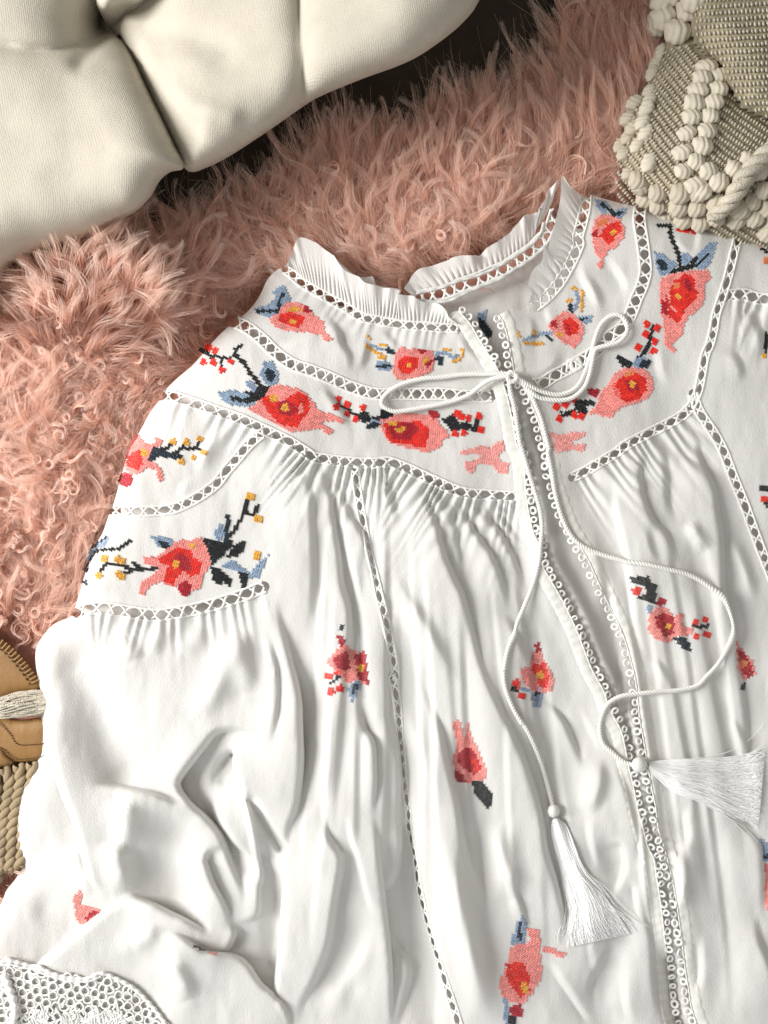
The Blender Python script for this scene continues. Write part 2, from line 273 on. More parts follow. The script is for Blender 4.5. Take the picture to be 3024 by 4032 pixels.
# =================================================================== FOLDS (downward paths; lit side = viewer's left)
# (view, points, height, width_left, width_right)
FOLDS = [
 ('B2', [(30,175),(110,300),(150,420),(170,600),(200,800),(220,1000),(260,1130),(280,1280),(290,1450),(330,1659)], 40, 60, 16),
 ('B2', [(190,260),(230,430),(300,580),(370,690),(410,830),(440,960),(470,1080)], 22, 40, 14),
 ('B2', [(170,300),(250,600),(310,850),(360,1050),(385,1250),(395,1400),(415,1659)], 26, -16, 50),
 ('B2', [(720,310),(790,480),(850,650),(885,800),(960,980),(1010,1080),(1060,1260),(1110,1450),(1160,1600),(1220,1750)], 42, 85, 16),
 ('B2', [(890,400),(945,520),(970,700),(1005,850),(1020,950)], 22, 30, 14),
 ('B2', [(960,420),(1030,560),(1100,680),(1190,800),(1250,930),(1305,1080),(1315,1180)], 34, 42, 14),
 ('B2', [(1070,460),(1150,560),(1250,660),(1330,800),(1395,950),(1425,1060)], 30, 40, 14),
 ('B2', [(1160,470),(1210,600)], 14, 16, 10), ('B2', [(1240,500),(1330,640),(1420,740)], 16, 24, 12),
 ('B2', [(820,350),(900,500),(950,640)], 12, 18, 12),
 ('B2', [(560,900),(650,1080),(760,1250),(870,1450),(980,1659)], 24, 60, 30),
 ('B2', [(1310,1180),(1350,1300),(1420,1450),(1480,1540)], 22, 40, 14),
 ('B2', [(520,270),(550,400),(600,600)], 18, 30, 16),
 ('B5', [(900,100),(980,300),(1040,500),(1080,700),(1130,900),(1160,1080),(1210,1300),(1300,1500),(1350,1700)], 36, 60, 16),
 ('B5', [(1290,0),(1350,160),(1450,380),(1550,600),(1620,850),(1659,1050)], 34, 70, 15),
 ('B5', [(1410,1080),(1440,1200),(1500,1400),(1560,1700)], 28, 20, 60),
 # right front
 ('B3', [(860,100),(830,250),(840,400),(900,560),(990,660),(1040,750),(1080,860)], 34, 50, 14),
 ('B3', [(1010,20),(1090,150),(1200,240),(1290,350),(1310,500),(1335,650),(1345,850),(1350,1020),(1400,1200),(1440,1400),(1480,1700)], 46, 90, 16),
 ('B3', [(960,60),(990,250),(1000,450),(1060,600)], 22, 28, 20),
 ('B3', [(690,300),(700,500),(750,700),(780,850),(800,1000),(820,1200),(870,1420),(900,1500)], 24, 16, 46),
 ('B3', [(880,600),(920,750),(960,830)], 18, 24, 14), ('B3', [(1150,560),(1220,680),(1270,760)], 22, 26, 26),
 ('B3', [(1190,40),(1220,200),(1290,360)], 24, 40, 14),
 ('B3', [(1400,650),(1470,780),(1530,950),(1560,1100)], 20, 26, 26),
 ('B3', [(900,1450),(980,1500),(1030,1620)], 18, 26, 14),
 ('B6', [(1400,350),(1460,450),(1510,560),(1530,640)], 16, 20, 12), ('B6', [(1450,0),(1480,250),(1530,640)], 26, 70, 14),
 ('B6', [(1390,1000),(1500,1100),(1590,1250),(1620,1659)], 34, 100, 16), ('B6', [(1000,1220),(1080,1300),(1110,1450),(1100,1659)], 22, 24, 24),
 ('B6', [(1120,950),(1160,1150),(1120,1250)], 24, 20, 50), ('B6', [(1080,1100),(1150,1250),(1180,1500)], 20, 40, 40),
 ('B8', [(1300,500),(1320,700),(1290,850)], 24, 20, 60), ('B8', [(1590,400),(1600,550),(1659,700),(1700,900)], 30, 60, 16),
 # left of placket, lower
 ('B6', [(0,480),(80,760),(150,1000),(190,1250),(260,1500),(320,1700)], 40, 70, 16),
 ('B6', [(180,250),(300,400),(370,550),(440,700)], 32, 60, 16), ('B6', [(440,330),(500,450),(560,560)], 14, 12, 12),
 ('B6', [(540,620),(560,780),(520,920),(470,1010)], 24, 50, 24), ('B6', [(640,640),(700,800),(760,1000),(800,1150),(800,1350)], 20, 22, 16),
 ('B6', [(480,1020),(510,1200),(550,1360)], 18, 16, 16), ('B6', [(560,1210),(700,1190),(740,1280),(730,1400),(650,1550)], 26, 14, 40),
 ('B6', [(750,1440),(800,1480),(820,1600),(850,1700)], 24, 14, 30),
 ('B8', [(900,230),(960,260),(990,420),(1020,560),(1040,800),(1080,992)], 22, 26, 14),
 ('B8', [(0,150),(30,300),(60,500),(90,700),(140,992)], 30, 40, 60), ('B8', [(330,130),(300,250),(350,420),(380,480)], 28, 60, 14),
 ('B8', [(440,50),(480,170),(530,330),(560,450),(550,560)], 26, 60, 14), ('B8', [(480,640),(560,740),(640,850),(720,992)], 26, 16, 50),
 ('B8', [(820,560),(740,680),(700,760),(700,850)], 26, 50, 16),
 ('B8', [(900,700),(910,850),(940,992)], 20, 20, 20),
 # yoke wrinkles
 ('A4', [(560,850),(700,800),(800,770),(860,790)], 14, 20, 14), ('A4', [(880,640),(960,740),(990,840),(1050,930),(1060,1030)], 22, 22, 14),
 ('A4', [(1200,800),(1180,900),(1150,1010)], 18, 18, 12), ('A4', [(870,1150),(920,1240),(1010,1350),(1050,1440)], 20, 30, 14),
 ('A4', [(1300,740),(1360,800),(1420,860)], 10, 20, 12), ('A5', [(560,750),(640,880),(750,980)], 12, 24, 14), ('A5', [(1080,640),(1110,730),(1080,850)], 14, 18, 12),
 ('A5', [(1200,580),(1220,680)], 10, 12, 12), ('A5', [(1330,900),(1250,1000),(1130,1090)], 14, 30, 18),
 ('A5', [(1480,330),(1560,450),(1600,560)], 18, 26, 18),
 ('A6', [(390,600),(440,700),(520,820),(530,930)], 16, 20, 20), ('A6', [(190,640),(180,760),(260,900),(320,1050)], 14, 20, 20),
 ('A6', [(920,480),(980,560),(1060,600)], 10, 12, 12), ('A6', [(1110,330),(1110,480),(1080,600)], 12, 14, 14),
 ('A6', [(1480,1050),(1560,1200),(1620,1400)], 24, 30, 20), ('A6', [(1330,1380),(1400,1450),(1450,1600)], 20, 30, 20),
 ('A6', [(780,1300),(800,1500),(850,1640)], 12, 20, 20),
 # sleeve
 ('B1', [(860,180),(800,240),(750,330),(720,420)], 14, 20, 20), ('B1', [(700,150),(690,250),(660,330)], 12, 18, 18),
 ('B1', [(1100,290),(1000,370),(930,480),(900,600)], 18, 26, 30), ('B1', [(840,640),(780,690),(760,760)], 10, 18, 18),
 ('B1', [(1500,500),(1590,700),(1610,950),(1620,1300),(1600,1659)], 20, 40, 20),
 ('B1', [(250,1280),(220,1330),(260,1400)], 10, 16, 16),
 # sleeve, read off the enlarged photograph
 ('C', [(215,200),(235,420),(262,600),(300,780),(340,920),(390,1040),(430,1200),(470,1350),(530,1470)], 62, 14, 60),
 ('C', [(470,880),(620,915),(780,950),(940,1015)], 42, 60, 14),
 ('C', [(1340,650),(1200,590),(1080,600),(1000,680),(910,790),(870,860),(880,920),(940,1000),(1020,1070),(1090,1150),(1150,1290),(1200,1400),(1215,1500)], 66, 60, 16),
 ('C', [(1062,955),(1050,880),(1070,780),(1120,710),(1170,690),(1205,720),(1203,780),(1240,900),(1260,1030),(1290,1200),(1305,1330),(1288,1400),(1290,1500)], 58, 15, 60),
 ('C', [(1205,780),(1240,900),(1260,1030),(1290,1200),(1305,1330),(1288,1400),(1290,1500),(1270,1540),(1180,1578)], 56, 60, 11),
 ('C', [(1062,955),(1100,1030),(1180,1140),(1260,1240)], 50, 12, 60),
 ('C', [(1130,1190),(1045,1208),(1015,1260),(1022,1300),(1060,1400),(1120,1500),(1162,1590)], 44, 60, 15),
 ('C', [(1170,1580),(1165,1625),(1140,1680),(1108,1722)], 44, 60, 12),
 ('C', [(640,1435),(760,1500),(900,1570),(1050,1630)], 56, 60, 13),
 ('C', [(800,1640),(880,1640),(960,1700),(1030,1742),(1160,1757),(1220,1790),(1270,1860),(1300,1900),(1380,1960),(1440,2040),(1470,2140)], 52, 60, 12),
 ('C', [(640,1480),(560,1512),(450,1600),(350,1680),(200,1800),(80,1850)], 50, 12, 60),
 ('C', [(1190,80),(1140,250),(1070,420),(960,560)], 26, 50, 50), ('C', [(1200,90),(1215,240),(1250,420)], 24, 50, 50),
 ('C', [(1385,-60),(1400,60),(1440,250),(1470,450),(1480,700),(1480,950),(1435,1100),(1430,1230)], 52, 60, 15),
 ('C', [(1335,100),(1375,300),(1380,480),(1350,690)], 24, 40, 14),
 ('C', [(1430,1235),(1440,1400),(1424,1700),(1395,1950),(1440,2060)], 44, 11, 60),
 ('C', [(560,1150),(600,1300),(640,1425)], 40, 50, 50), ('C', [(625,930),(640,1100),(650,1200)], 30, 50, 50),
 ('C', [(600,120),(650,200),(680,270)], 14, 40, 40), ('C', [(860,60),(790,140),(740,240)], 14, 40, 40), ('C', [(1040,90),(900,230)], 10, 40, 40),
 ('C', [(330,1180),(420,1330),(480,1440)], 16, 40, 40), ('C', [(760,1560),(740,1640),(640,1700)], 20, 40, 40), ('C', [(820,1740),(900,1850),(960,1980)], 30, 40, 40),
 ('C', [(1290,1060),(1330,1200),(1400,1330)], 12, 40, 14),
 # lower body
 ('B5', [(520,280),(540,450),(590,550),(600,700),(608,1000)], 44, 90, 13),
 ('E', [(640,-100),(650,100),(700,200),(728,260),(700,440),(660,700),(600,880),(540,1000),(490,1150)], 46, 60, 19),
 ('E', [(920,0),(935,150),(945,330),(965,500),(985,700),(1005,900),(1020,1200)], 54, 60, 11),
 ('B5', [(700,350),(740,550),(768,800),(772,1000)], 34, 60, 15), ('E', [(1062,-20),(1055,200),(1020,350),(955,440)], 34, 60, 15),
 ('E', [(780,0),(830,180),(890,400),(940,560)], 26, 14, 50), ('E', [(1130,-350),(1150,0),(1180,250),(1200,420),(1260,640),(1320,850),(1400,1180)], 34, 13, 60),
 ('E', [(1290,0),(1350,200),(1380,400),(1430,700),(1500,950),(1560,1180)], 44, 60, 60), ('E', [(1590,40),(1620,250),(1680,480)], 34, 50, 50),
 ('E', [(980,620),(1060,750),(1110,850),(1080,1000),(1040,1180)], 26, 50, 15), ('E', [(720,1150),(740,980),(830,850),(920,700)], 14, 40, 40),
 ('B5', [(350,200),(320,450),(290,750),(250,950)], 24, 50, 40), ('B5', [(800,250),(850,400),(930,600),(980,800),(1050,1000)], 24, 50, 45),
 ('B5', [(60,0),(90,200),(90,450),(110,700),(90,900)], 34, 60, 17),

]
# hollows: broad troughs (view, pts, depth, half width)
HOLLOWS = [('C', [(400,300),(480,480),(540,660),(610,790)], 58, 105), ('C', [(880,1160),(830,1280),(860,1450)], 44, 100),
 ('C', [(965,800),(1000,900),(1060,1050),(1140,1180),(1230,1300)], 12, 30), ('C', [(1130,770),(1120,850)], 16, 26), ('C', [(1265,960),(1330,1080),(1410,1200)], 46, 17), ('C', [(200,1230),(110,1290)], 22, 1),
 ('C', [(1290,200),(1330,330),(1360,430)], 18, 1), ('C', [(900,1700),(1050,1690)], -20, 1), ('C', [(520,1830),(640,1740),(760,1720)], -4, 1), ('C', [(250,1500),(350,1560)], 20, 1), ('C', [(560,1830),(700,1900),(760,2050)], 12, 1),
 ('E', [(1100,100),(1120,400),(1200,800),(1260,1150)], 22, 1), ('E', [(1450,150),(1480,500),(1560,800)], 12, 1), ('E', [(340,250),(390,500),(370,800)], 34, 42), ('E', [(820,650),(760,900)], 16, 1),
 ('B1', [(1150,620),(1250,800)], 20, 110), ('B6', [(620,1260),(660,1330)], 30, 55), ('B8', [(860,560),(760,850),(800,992)], 34, 80),
 ('B8', [(1350,100),(1430,420),(1400,750)], 34, 110), ('B6', [(230,420),(350,800),(420,980)], 20, 60), ('B3', [(480,350),(600,600),(700,900)], 14, 60),
 ('B3', [(1200,780),(1230,950)], 12, 60), ('B7', [(1150,1050),(1250,1250)], 22, 110), ('B5', [(170,200),(150,600),(120,900)], 14, 1)]
# steps: (view, pts, height, width): raised on the viewer's left of a downward path
def mask_path(arc, L, e=60.): return sst(arc/e)*sst((L-arc)/e)
# grid
G = 7.0; gx = np.arange(-180, 3260, G); gy = np.arange(620, 4230, G)
XX, YY = np.meshgrid(gx, gy)
H = np.full(XX.shape, 135.); DXG = np.zeros(XX.shape); DYG = np.zeros(XX.shape)
def local(pts, pad):
    x0, y0 = pts.min(0)-pad; x1, y1 = pts.max(0)+pad
    i0, i1 = np.searchsorted(gx, [x0, x1]); j0, j1 = np.searchsorted(gy, [y0, y1])
    return slice(j0, j1), slice(i0, i1)
FS = 1.25
CS, CV = np.zeros(XX.shape), np.zeros(XX.shape)     # crest / trough samples: the cloth is stretched between them
SRC = np.zeros(XX.shape)
def splat_src(p, val):      # bilinear, so that a smooth line leaves a smooth crease
    u = (p[:, 0]-gx[0])/G; v = (p[:, 1]-gy[0])/G; i = np.floor(u).astype(int); j = np.floor(v).astype(int); a = u-i; b = v-j
    m = (i >= 0) & (i < len(gx)-1) & (j >= 0) & (j < len(gy)-1)
    for di, dj, w_ in ((0, 0, (1-a)*(1-b)), (1, 0, a*(1-b)), (0, 1, (1-a)*b), (1, 1, a*b)): np.add.at(SRC, (j[m]+dj, i[m]+di), (w_*val)[m])
def splat(p, val, wt=1.):
    i = np.rint((p[:, 0]-gx[0])/G).astype(int); j = np.rint((p[:, 1]-gy[0])/G).astype(int); val = np.broadcast_to(val, i.shape)
    m = (i >= 0) & (i < len(gx)) & (j >= 0) & (j < len(gy)); np.add.at(CS, (j[m], i[m]), wt); np.add.at(CV, (j[m], i[m]), wt*val[m])
rf = np.random.default_rng(77)      # fine pleats running down from the gathered yoke
for k in range(26):
    if k < 17: u = (k+rf.uniform(.2, .8))/17; x0 = 1270+790*u; y0 = 1850+max(0, (x0-1500))*.30; x1 = 1120+1270*u+rf.uniform(-25, 25)
    else: u = (k-17+rf.uniform(.2, .8))/9; x0 = 2270+430*u; y0 = 1900-220*u; x1 = 2560+560*u
    a_, b_ = rf.uniform(0, .18), rf.uniform(.55, 1.05); tt = np.linspace(a_, b_, 7); ph_ = rf.uniform(0, 6)
    xs = x0+(x1-x0)*tt**.85+(26*np.sin(tt*5+ph_)+12*np.sin(tt*11+ph_*2))*tt; ys = y0+(4150-y0)*tt
    FOLDS.append(('U', list(zip(xs, ys)), rf.uniform(9, 19), 60 if rf.random() < .75 else 12, 13 if rf.random() < .9 else 50))
for f in FOLDS:
    p = smooth(V(f[0], f[1]), 5.); wl, wr = abs(f[3]), abs(f[4]); n = len(p); L = n*5.; arc = np.arange(n)*5.
    mp_ = .12+.88*mask_path(arc, L, min(110, L*.3)); h = FS*f[2]*mp_; ws = min(wl, wr)
    mp_ = mask_path(arc, L, L*.38)**.8; h = FS*f[2]*mp_*(1.08 if f[0] == 'C' else 1.)
    t_ = np.gradient(p, axis=0); t_ /= np.linalg.norm(t_, axis=1, keepdims=True)+1e-9; nl = np.stack([-t_[:, 1], t_[:, 0]], 1)
    if ws >= 24:
        sl = local(p, 2.6*max(wl, wr))
        if 0 in XX[sl].shape: continue
        d, sd, arc2, L2 = pdist(XX[sl], YY[sl], p[::4]); k_ = np.clip((arc2/5).astype(int), 0, n-1)
        H[sl] += h[k_]*np.exp(-(d/np.where(sd > 0, wl, wr))**2)
    else:
        sg = -1 if wr < wl else 1; sep = 1.3*ws+5
        splat(p-nl*sg*2, 0*h, 1.); splat_src(p-nl*sg*sep*.35, 5.*h/sep*1.25); splat_src(p+nl*sg*sep*.65, -5.*h/sep*1.25)
        if f[2] >= 20:
            sl = local(p, 60)
            if 0 in XX[sl].shape: continue
            pc = p[::4]; d, sd, arc2, L2 = pdist(XX[sl], YY[sl], pc); k_ = np.clip((arc2/5).astype(int), 0, n-1)
            a_ = .40*f[2]*np.exp(-(d/(1.5*ws))**2)*mp_[k_]*sg; DXG[sl] += -t_[k_, 1]*a_; DYG[sl] += t_[k_, 0]*a_
for v, pts, dep, w in HOLLOWS:
    p = smooth(V(v, pts), 20.); w = w if w > 1 else 62; sl = local(p, 2.6*w)
    if 0 in XX[sl].shape: continue
    d, sd, arc2, L2 = pdist(XX[sl], YY[sl], p); H[sl] -= dep*np.exp(-(d/w)**2)
def blur(a, n=1):
    for _ in range(n):
        q = np.pad(a, 1, mode='edge'); a = (q[:-2, 1:-1]+q[2:, 1:-1]+q[1:-1, :-2]+q[1:-1, 2:]+4*q[1:-1, 1:-1])/8
    return a
lamb = (G/230.)**2; ny_, nx_ = SRC.shape; Pn = 64; SP = np.pad(SRC, Pn)
kx = np.fft.fftfreq(SP.shape[1])*2*math.pi; ky = np.fft.fftfreq(SP.shape[0])*2*math.pi
U_ = np.real(np.fft.ifft2(np.fft.fft2(SP)/(lamb+4-2*np.cos(kx)[None]-2*np.cos(ky)[:, None])))[Pn:-Pn, Pn:-Pn]
H += blur(U_, 1)
print('relaxed', round(time.time()-T0, 1))
# gathers fanning out below the trims
for key, side, amp, lam, reach, a0, a1 in (('yoke_lower', -1, 12, 34, 170, 560, 1e9), ('sleeve_lower', -1, 7, 46, 110, 0, 1e9), ('yoke_bottom_right', 1, 9, 36, 150, 0, 1e9),
                                       ('collar', -1, 4, 40, 60, 0, 1e9), ('yoke_lower', -1, 8, 60, 90, 0, 620), ('sleeve_right', -1, 9, 40, 160, 0, 1e9)):
    p = TC[key]; sl = local(p, 2.5*reach); d, sd, arc, L = pdist(XX[sl], YY[sl], p)
    ph = arc + 14*np.sin(arc/47.)+9*np.sin(arc/21.+1)+d*.15
    # side: +1 = viewer-left of the stored direction
    below = (YY[sl] > np.interp(XX[sl], *(lambda q: (q[:, 0], q[:, 1]))(p[np.argsort(p[:, 0])])))
    H[sl] += amp*np.sin(ph/lam*2*math.pi)*np.exp(-(d/reach)**1.5)*below*(arc > a0)*(arc < a1)*mask_path(arc, L, 30)
# random creases and softness
H += 3.5*vnoise(XX, YY*.45, 90, 3, 3)+14*vnoise(XX, YY*.6, 330, 5, 2)
dsil = np.minimum(pdist(XX, YY, silh[0][::2])[0], pdist(XX, YY, silh[1])[0])
H -= 78*np.exp(-(dsil/34))
for E, s_ in ((EL, 1), (ER, -1)):          # plackets stand a little proud
    d, sd, arc, L = pdist(XX, YY, E); H += 8*np.exp(-(d/70)**4)
Hs = H if 1 else (H+np.roll(H, 1, 0)+np.roll(H, -1, 0)+np.roll(H, 1, 1)+np.roll(H, -1, 1))/5; H = Hs
DISP = (DXG, DYG)
def hz(x, y): return samp(H, x, y)
def samp(H, x, y):
    x = np.asarray(x, float); y = np.asarray(y, float)
    u = np.clip((x-gx[0])/G, 0, len(gx)-1.001); v = np.clip((y-gy[0])/G, 0, len(gy)-1.001)
    i = u.astype(int); j = v.astype(int); a = u-i; b = v-j
    return (H[j, i]*(1-a)+H[j, i+1]*a)*(1-b)+(H[j+1, i]*(1-a)+H[j+1, i+1]*a)*b
# ------------------------------------------------------------------ sheets cut from the grid
def fieldF(x, y, outs, trims):
    f = np.maximum.reduce([sdpoly(x, y, o) for o in outs])
    for k in trims: f = np.minimum(f, pdist(x, y, TC[k])[0]-T[k][1]*.5)
    return f
outs = [smooth(outL, 22, True)[:-1], smooth(outR, 22, True)[:-1]]
cutk = [k for k in T if k != 'neck_back']
F = fieldF(XX, YY, outs, cutk)
FCm = .25*(F[:-1, :-1]+F[1:, :-1]+F[:-1, 1:]+F[1:, 1:]) > 0
SX, SY = XX.copy(), YY.copy()
# vertices that touch both kept and dropped cells are moved on to the edge
pad = np.pad(FCm, 1); cnt = pad[:-1, :-1].astype(int)+pad[1:, :-1]+pad[:-1, 1:]+pad[1:, 1:]
bm_ = (cnt > 0) & (cnt < 4)
bx, by = XX[bm_].copy(), YY[bm_].copy(); fx = F[bm_].copy()
for it in range(2):
    e = 1.0; f0 = fieldF(bx, by, outs, cutk); dx = (fieldF(bx+e, by, outs, cutk)-f0)/e; dy = (fieldF(bx, by+e, outs, cutk)-f0)/e
    g2 = np.maximum(dx*dx+dy*dy, .25); st = np.clip(f0/g2, -G, G); bx -= st*dx; by -= st*dy
SX[bm_] = bx; SY[bm_] = by
# connected pieces
def label(mask):
    lab = np.zeros(mask.shape, np.int32); cur = 0
    ids = np.arange(1, mask.size+1).reshape(mask.shape)*mask
    while True:                                 # max-propagation with row/column sweeps
        old = ids.copy()
        for ax in (0, 1):
            for rev in (0, 1):
                a = ids if ax == 0 else ids.T
                a = a[::-1] if rev else a
                for r in range(1, a.shape[0]):
                    m = (a[r] > 0) & (a[r-1] > a[r]); a[r][m] = a[r-1][m]
        if (ids == old).all(): break
    return ids
ids = label(FCm)
CX, CY = .5*(XX[:-1, :-1]+XX[1:, 1:]), .5*(YY[:-1, :-1]+YY[1:, 1:])
blouse = root('embroidered_blouse', 1500, 2600, 60, 'white cotton peasant blouse with red and pink cross-stitch flowers, lattice trims and tasselled neck ties', 'blouse')
sleevepoly = V('B1', [(1300,350),(1380,430),(1370,650),(1345,850),(1355,1050),(1325,1300),(1330,1659)], 'B4', [(1600,60),(1620,350),(1640,600),(1600,800),(1480,1130),(1560,1250),(1600,1450),(1640,1659),(1680,1900)], 'U', [(1110,4300),(-400,4300),(-400,1500),(700,1500)])
PANELS = []; cells = {}
for u in np.unique(ids[FCm]):
    m = ids == u; n = m.sum()
    if n < 12: continue
    cx, cy = CX[m].mean(), CY[m].mean(); cells[u] = (n, cx, cy)
    insl = inpoly(CX, CY, sleevepoly)
    groups = [(m, None)]
    if (m & insl).sum() > 3000: groups = [(m & insl, 'sleeve'), (m & ~insl, 'front_panel')]
    for mm, nm in groups:
        if mm.sum() < 12: continue
        cx, cy = CX[mm].mean(), CY[mm].mean()
        if nm is None:
            if cy > 2300 and mm.sum() > 5000: nm = 'front_panel'
            elif cx < 900 and cy > 1650: nm = 'sleeve_panel'
            elif cx > 2750 and cy < 1700: nm = 'shoulder_panel'
            else: nm = 'yoke_panel'
        jj, ii = np.nonzero(mm); nx = len(gx)
        q = np.stack([jj*nx+ii, (jj+1)*nx+ii, (jj+1)*nx+ii+1, jj*nx+ii+1], 1)
        uq, inv = np.unique(q, return_inverse=True); inv = inv.reshape(q.shape)
        vx, vy = SX.ravel()[uq], SY.ravel()[uq]; vz = hz(vx, vy)
        PANELS.append((mk(nm, np.stack([vx, vy, vz], 1), inv, 'cloth', blouse), nm, cx, cy, len(q)))
print('panels', [(p[1], int(p[2]), int(p[3]), p[4]) for p in PANELS], round(time.time()-T0, 1))
# back of the blouse under the front
gbx = np.arange(-180, 3260, 16.); gby = np.arange(900, 4230, 16.); BX, BY = np.meshgrid(gbx, gby)
Fb = sdpoly(BX, BY, backP)
bc = .25*(Fb[:-1, :-1]+Fb[1:, :-1]+Fb[:-1, 1:]+Fb[1:, 1:]) > 0
def inner(x, y):
    d, s_, a, L = pdist(x, y, EL[::2]); return 46*np.exp(-((d-52)/34)**2)*(s_*sgE < 0)*sst((y-1500)/250)
sgE = pdist(np.array([EL[len(EL)//2][0]-30]), np.array([EL[len(EL)//2][1]]), EL)[1][0]
def hback(x, y): return hz(x, y)-64+7*vnoise(x, y*.4, 70, 31, 2)+inner(x, y)
jj, ii = np.nonzero(bc); nx = len(gbx); q = np.stack([jj*nx+ii, (jj+1)*nx+ii, (jj+1)*nx+ii+1, jj*nx+ii+1], 1)
uq, inv = np.unique(q, return_inverse=True); vx, vy = BX.ravel()[uq], BY.ravel()[uq]
mk('back_panel', np.stack([vx, vy, hback(vx, vy)], 1), inv.reshape(q.shape), 'cloth', blouse)
# ------------------------------------------------------------------ lattice trims: two edge cords and crossing threads
def normals(p):
    t = np.gradient(p, axis=0); t /= np.linalg.norm(t, axis=1, keepdims=True)+1e-9
    return np.stack([-t[:, 1], t[:, 0]], 1)
for k, (raw, w, pitch) in T.items():
    p = smooth(raw, 4.0)
    if k not in ('collar', 'neck_right', 'neck_back'): p = p[np.maximum(sdpoly(p[:, 0], p[:, 1], outs[0]), sdpoly(p[:, 0], p[:, 1], outs[1])) > 6]
    nrm = normals(p); n = len(p); s = np.arange(n)*4.0; bag = Bag()
    zf = (lambda x, y: hz(x, y)-14) if k == 'neck_back' else hz
    s = s+6*np.sin(s/61.)+4*np.sin(s/23.)
    for sgn in (-1, 1):
        q = p[::2]+nrm[::2]*sgn*w*.5; addtube(bag, np.stack([q[:, 0], q[:, 1], zf(q[:, 0], q[:, 1])+1], 1), 5.2+rng.uniform(-.8, .8, len(q)), 5, .8)
    for ph in (0, math.pi):
        a = np.cos(s/pitch*2*math.pi/2*1.0*1.0+ph); off = np.sign(a)*np.abs(a)**.8*w*.5*(1+.12*np.sin(s/37.+ph))
        q = p+nrm*off[:, None]; addtube(bag, np.stack([q[:, 0], q[:, 1], zf(q[:, 0], q[:, 1])+1.5*np.sin(s/pitch*2*math.pi+ph)], 1), (5.0 if w > 26 else 3.2)+rng.uniform(-.9, .9, len(q)), 5, .7)
    bag.build('lattice_trim', 'thread', blouse)
# ------------------------------------------------------------------ collar ruffles: gathered strips
def ruffle(name, inner, outer, npl, amp, z0, z1, material='cloth', parent=blouse, n=420, m=14, thick=True):
    a = smooth(inner, 5); b = smooth(outer, 5)
    ta = np.linspace(0, 1, len(a)); tb = np.linspace(0, 1, len(b)); t = np.linspace(0, 1, n)
    A = np.stack([np.interp(t, ta, a[:, k]) for k in (0, 1)], 1); B = np.stack([np.interp(t, tb, b[:, k]) for k in (0, 1)], 1)
    v = np.linspace(0, 1, m)[None, :, None]; P = A[:, None]*(1-v)+B[:, None]*v
    r = np.random.default_rng(npl); jit = np.interp(t, np.linspace(0, 1, npl), r.uniform(-.4, .4, npl))
    V1 = v[..., 0]; nz1 = lambda f, sd: vnoise(t*f*37., t*0+sd*13., 37., sd, 1)
    warp = t*npl*2*math.pi+3.2*nz1(npl*.35, 71+npl)+2.0*nz1(npl*.15, 72+npl)
    gath = np.abs(np.sin(warp))**.7*2-1; am = .35+.9*np.abs(nz1(npl*.5, 73+npl))
    low = nz1(npl*.55, 74+npl)*1.3+.5*nz1(npl*1.3, 75+npl)
    z = hz(A[:, 0], A[:, 1])[:, None]*(1-.6*V1)+135*.6*V1+z0+(z1-z0)*V1+amp*(gath*am)[:, None]*.5*np.exp(-(V1/.42)**2)*np.minimum(1, V1*5+.3)+amp*1.35*low[:, None]*V1
    tang = np.gradient(A, axis=0); tang /= np.linalg.norm(tang, axis=1, keepdims=True)
    P = P+tang[:, None]*(nz1(npl*.55, 76+npl)*9)[:, None, None]*V1[..., None]
    nr = (B-A); nr /= np.linalg.norm(nr, axis=1, keepdims=True)+1e-6
    P = P+nr[:, None]*((np.sign(low)*np.abs(low)**.5*4.5)[:, None, None])*V1[..., None]**2
    vv = np.concatenate([P, z[..., None]], 2).reshape(-1, 3)
    i = np.arange(n-1)[:, None]*m; j = np.arange(m-1)[None]
    f = np.stack([i+j, i+m+j, i+m+j+1, i+j+1], -1).reshape(-1, 4)
    return mk(name, vv, f, material, parent)
cin = smooth(T['collar'][0], 12); nn = normals(cin); sgn = -1
up = cin-nn*17 if (cin-nn*17)[:, 1].mean() < cin[:, 1].mean() else cin+nn*17
ruffle('collar_ruffle', up, V('A4', [(590,285),(640,200),(690,95),(730,66),(800,85),(860,130),(950,200),(1040,315),(1120,352),(1180,400),(1300,432),(1420,455)], 'A5', [(110,480),(230,480),(300,520),(400,530),(470,590),(490,640),(560,690)]), 24, 9, 2, 34)
# inside of the folded collar peeping above it
ruffle('collar_ruffle', V('A4', [(690,110),(800,200),(900,290),(1040,340),(1120,390),(1250,440),(1420,480)]), V('A4', [(700,80),(760,75),(860,130),(950,205),(1120,345),(1215,335),(1250,400),(1400,425),(1410,450)]), 9, 5, -40, -26)
ruffle('collar_ruffle', V('A5', [(240,500),(300,462),(430,420),(560,370),(700,320),(850,260),(950,190),(1060,110),(1120,40)], 'A3', [(165,1490),(225,1400),(275,1310)]),
       V('A5', [(170,440),(200,380),(280,290),(370,260),(470,230),(560,210),(640,210),(700,195),(760,140),(830,110),(870,80),(940,20)], 'A3', [(60,1430),(110,1380),(170,1350),(240,1270),(250,1220),(290,1180),(340,1120)]), 16, 9, -22, -4)
nb = TC['neck_right']; nn = normals(nb); rl = nb+nn*20 if (nb+nn*20)[:, 0].mean() < nb[:, 0].mean() else nb-nn*20
ruffle('collar_ruffle', rl, V('A3', [(400,1180),(345,1118),(330,1250),(300,1400),(270,1520),(235,1630)], 'A5', [(1195,110),(1170,220),(1105,290),(1075,400),(1110,440),(1090,520)]), 9, 7, 2, 24)
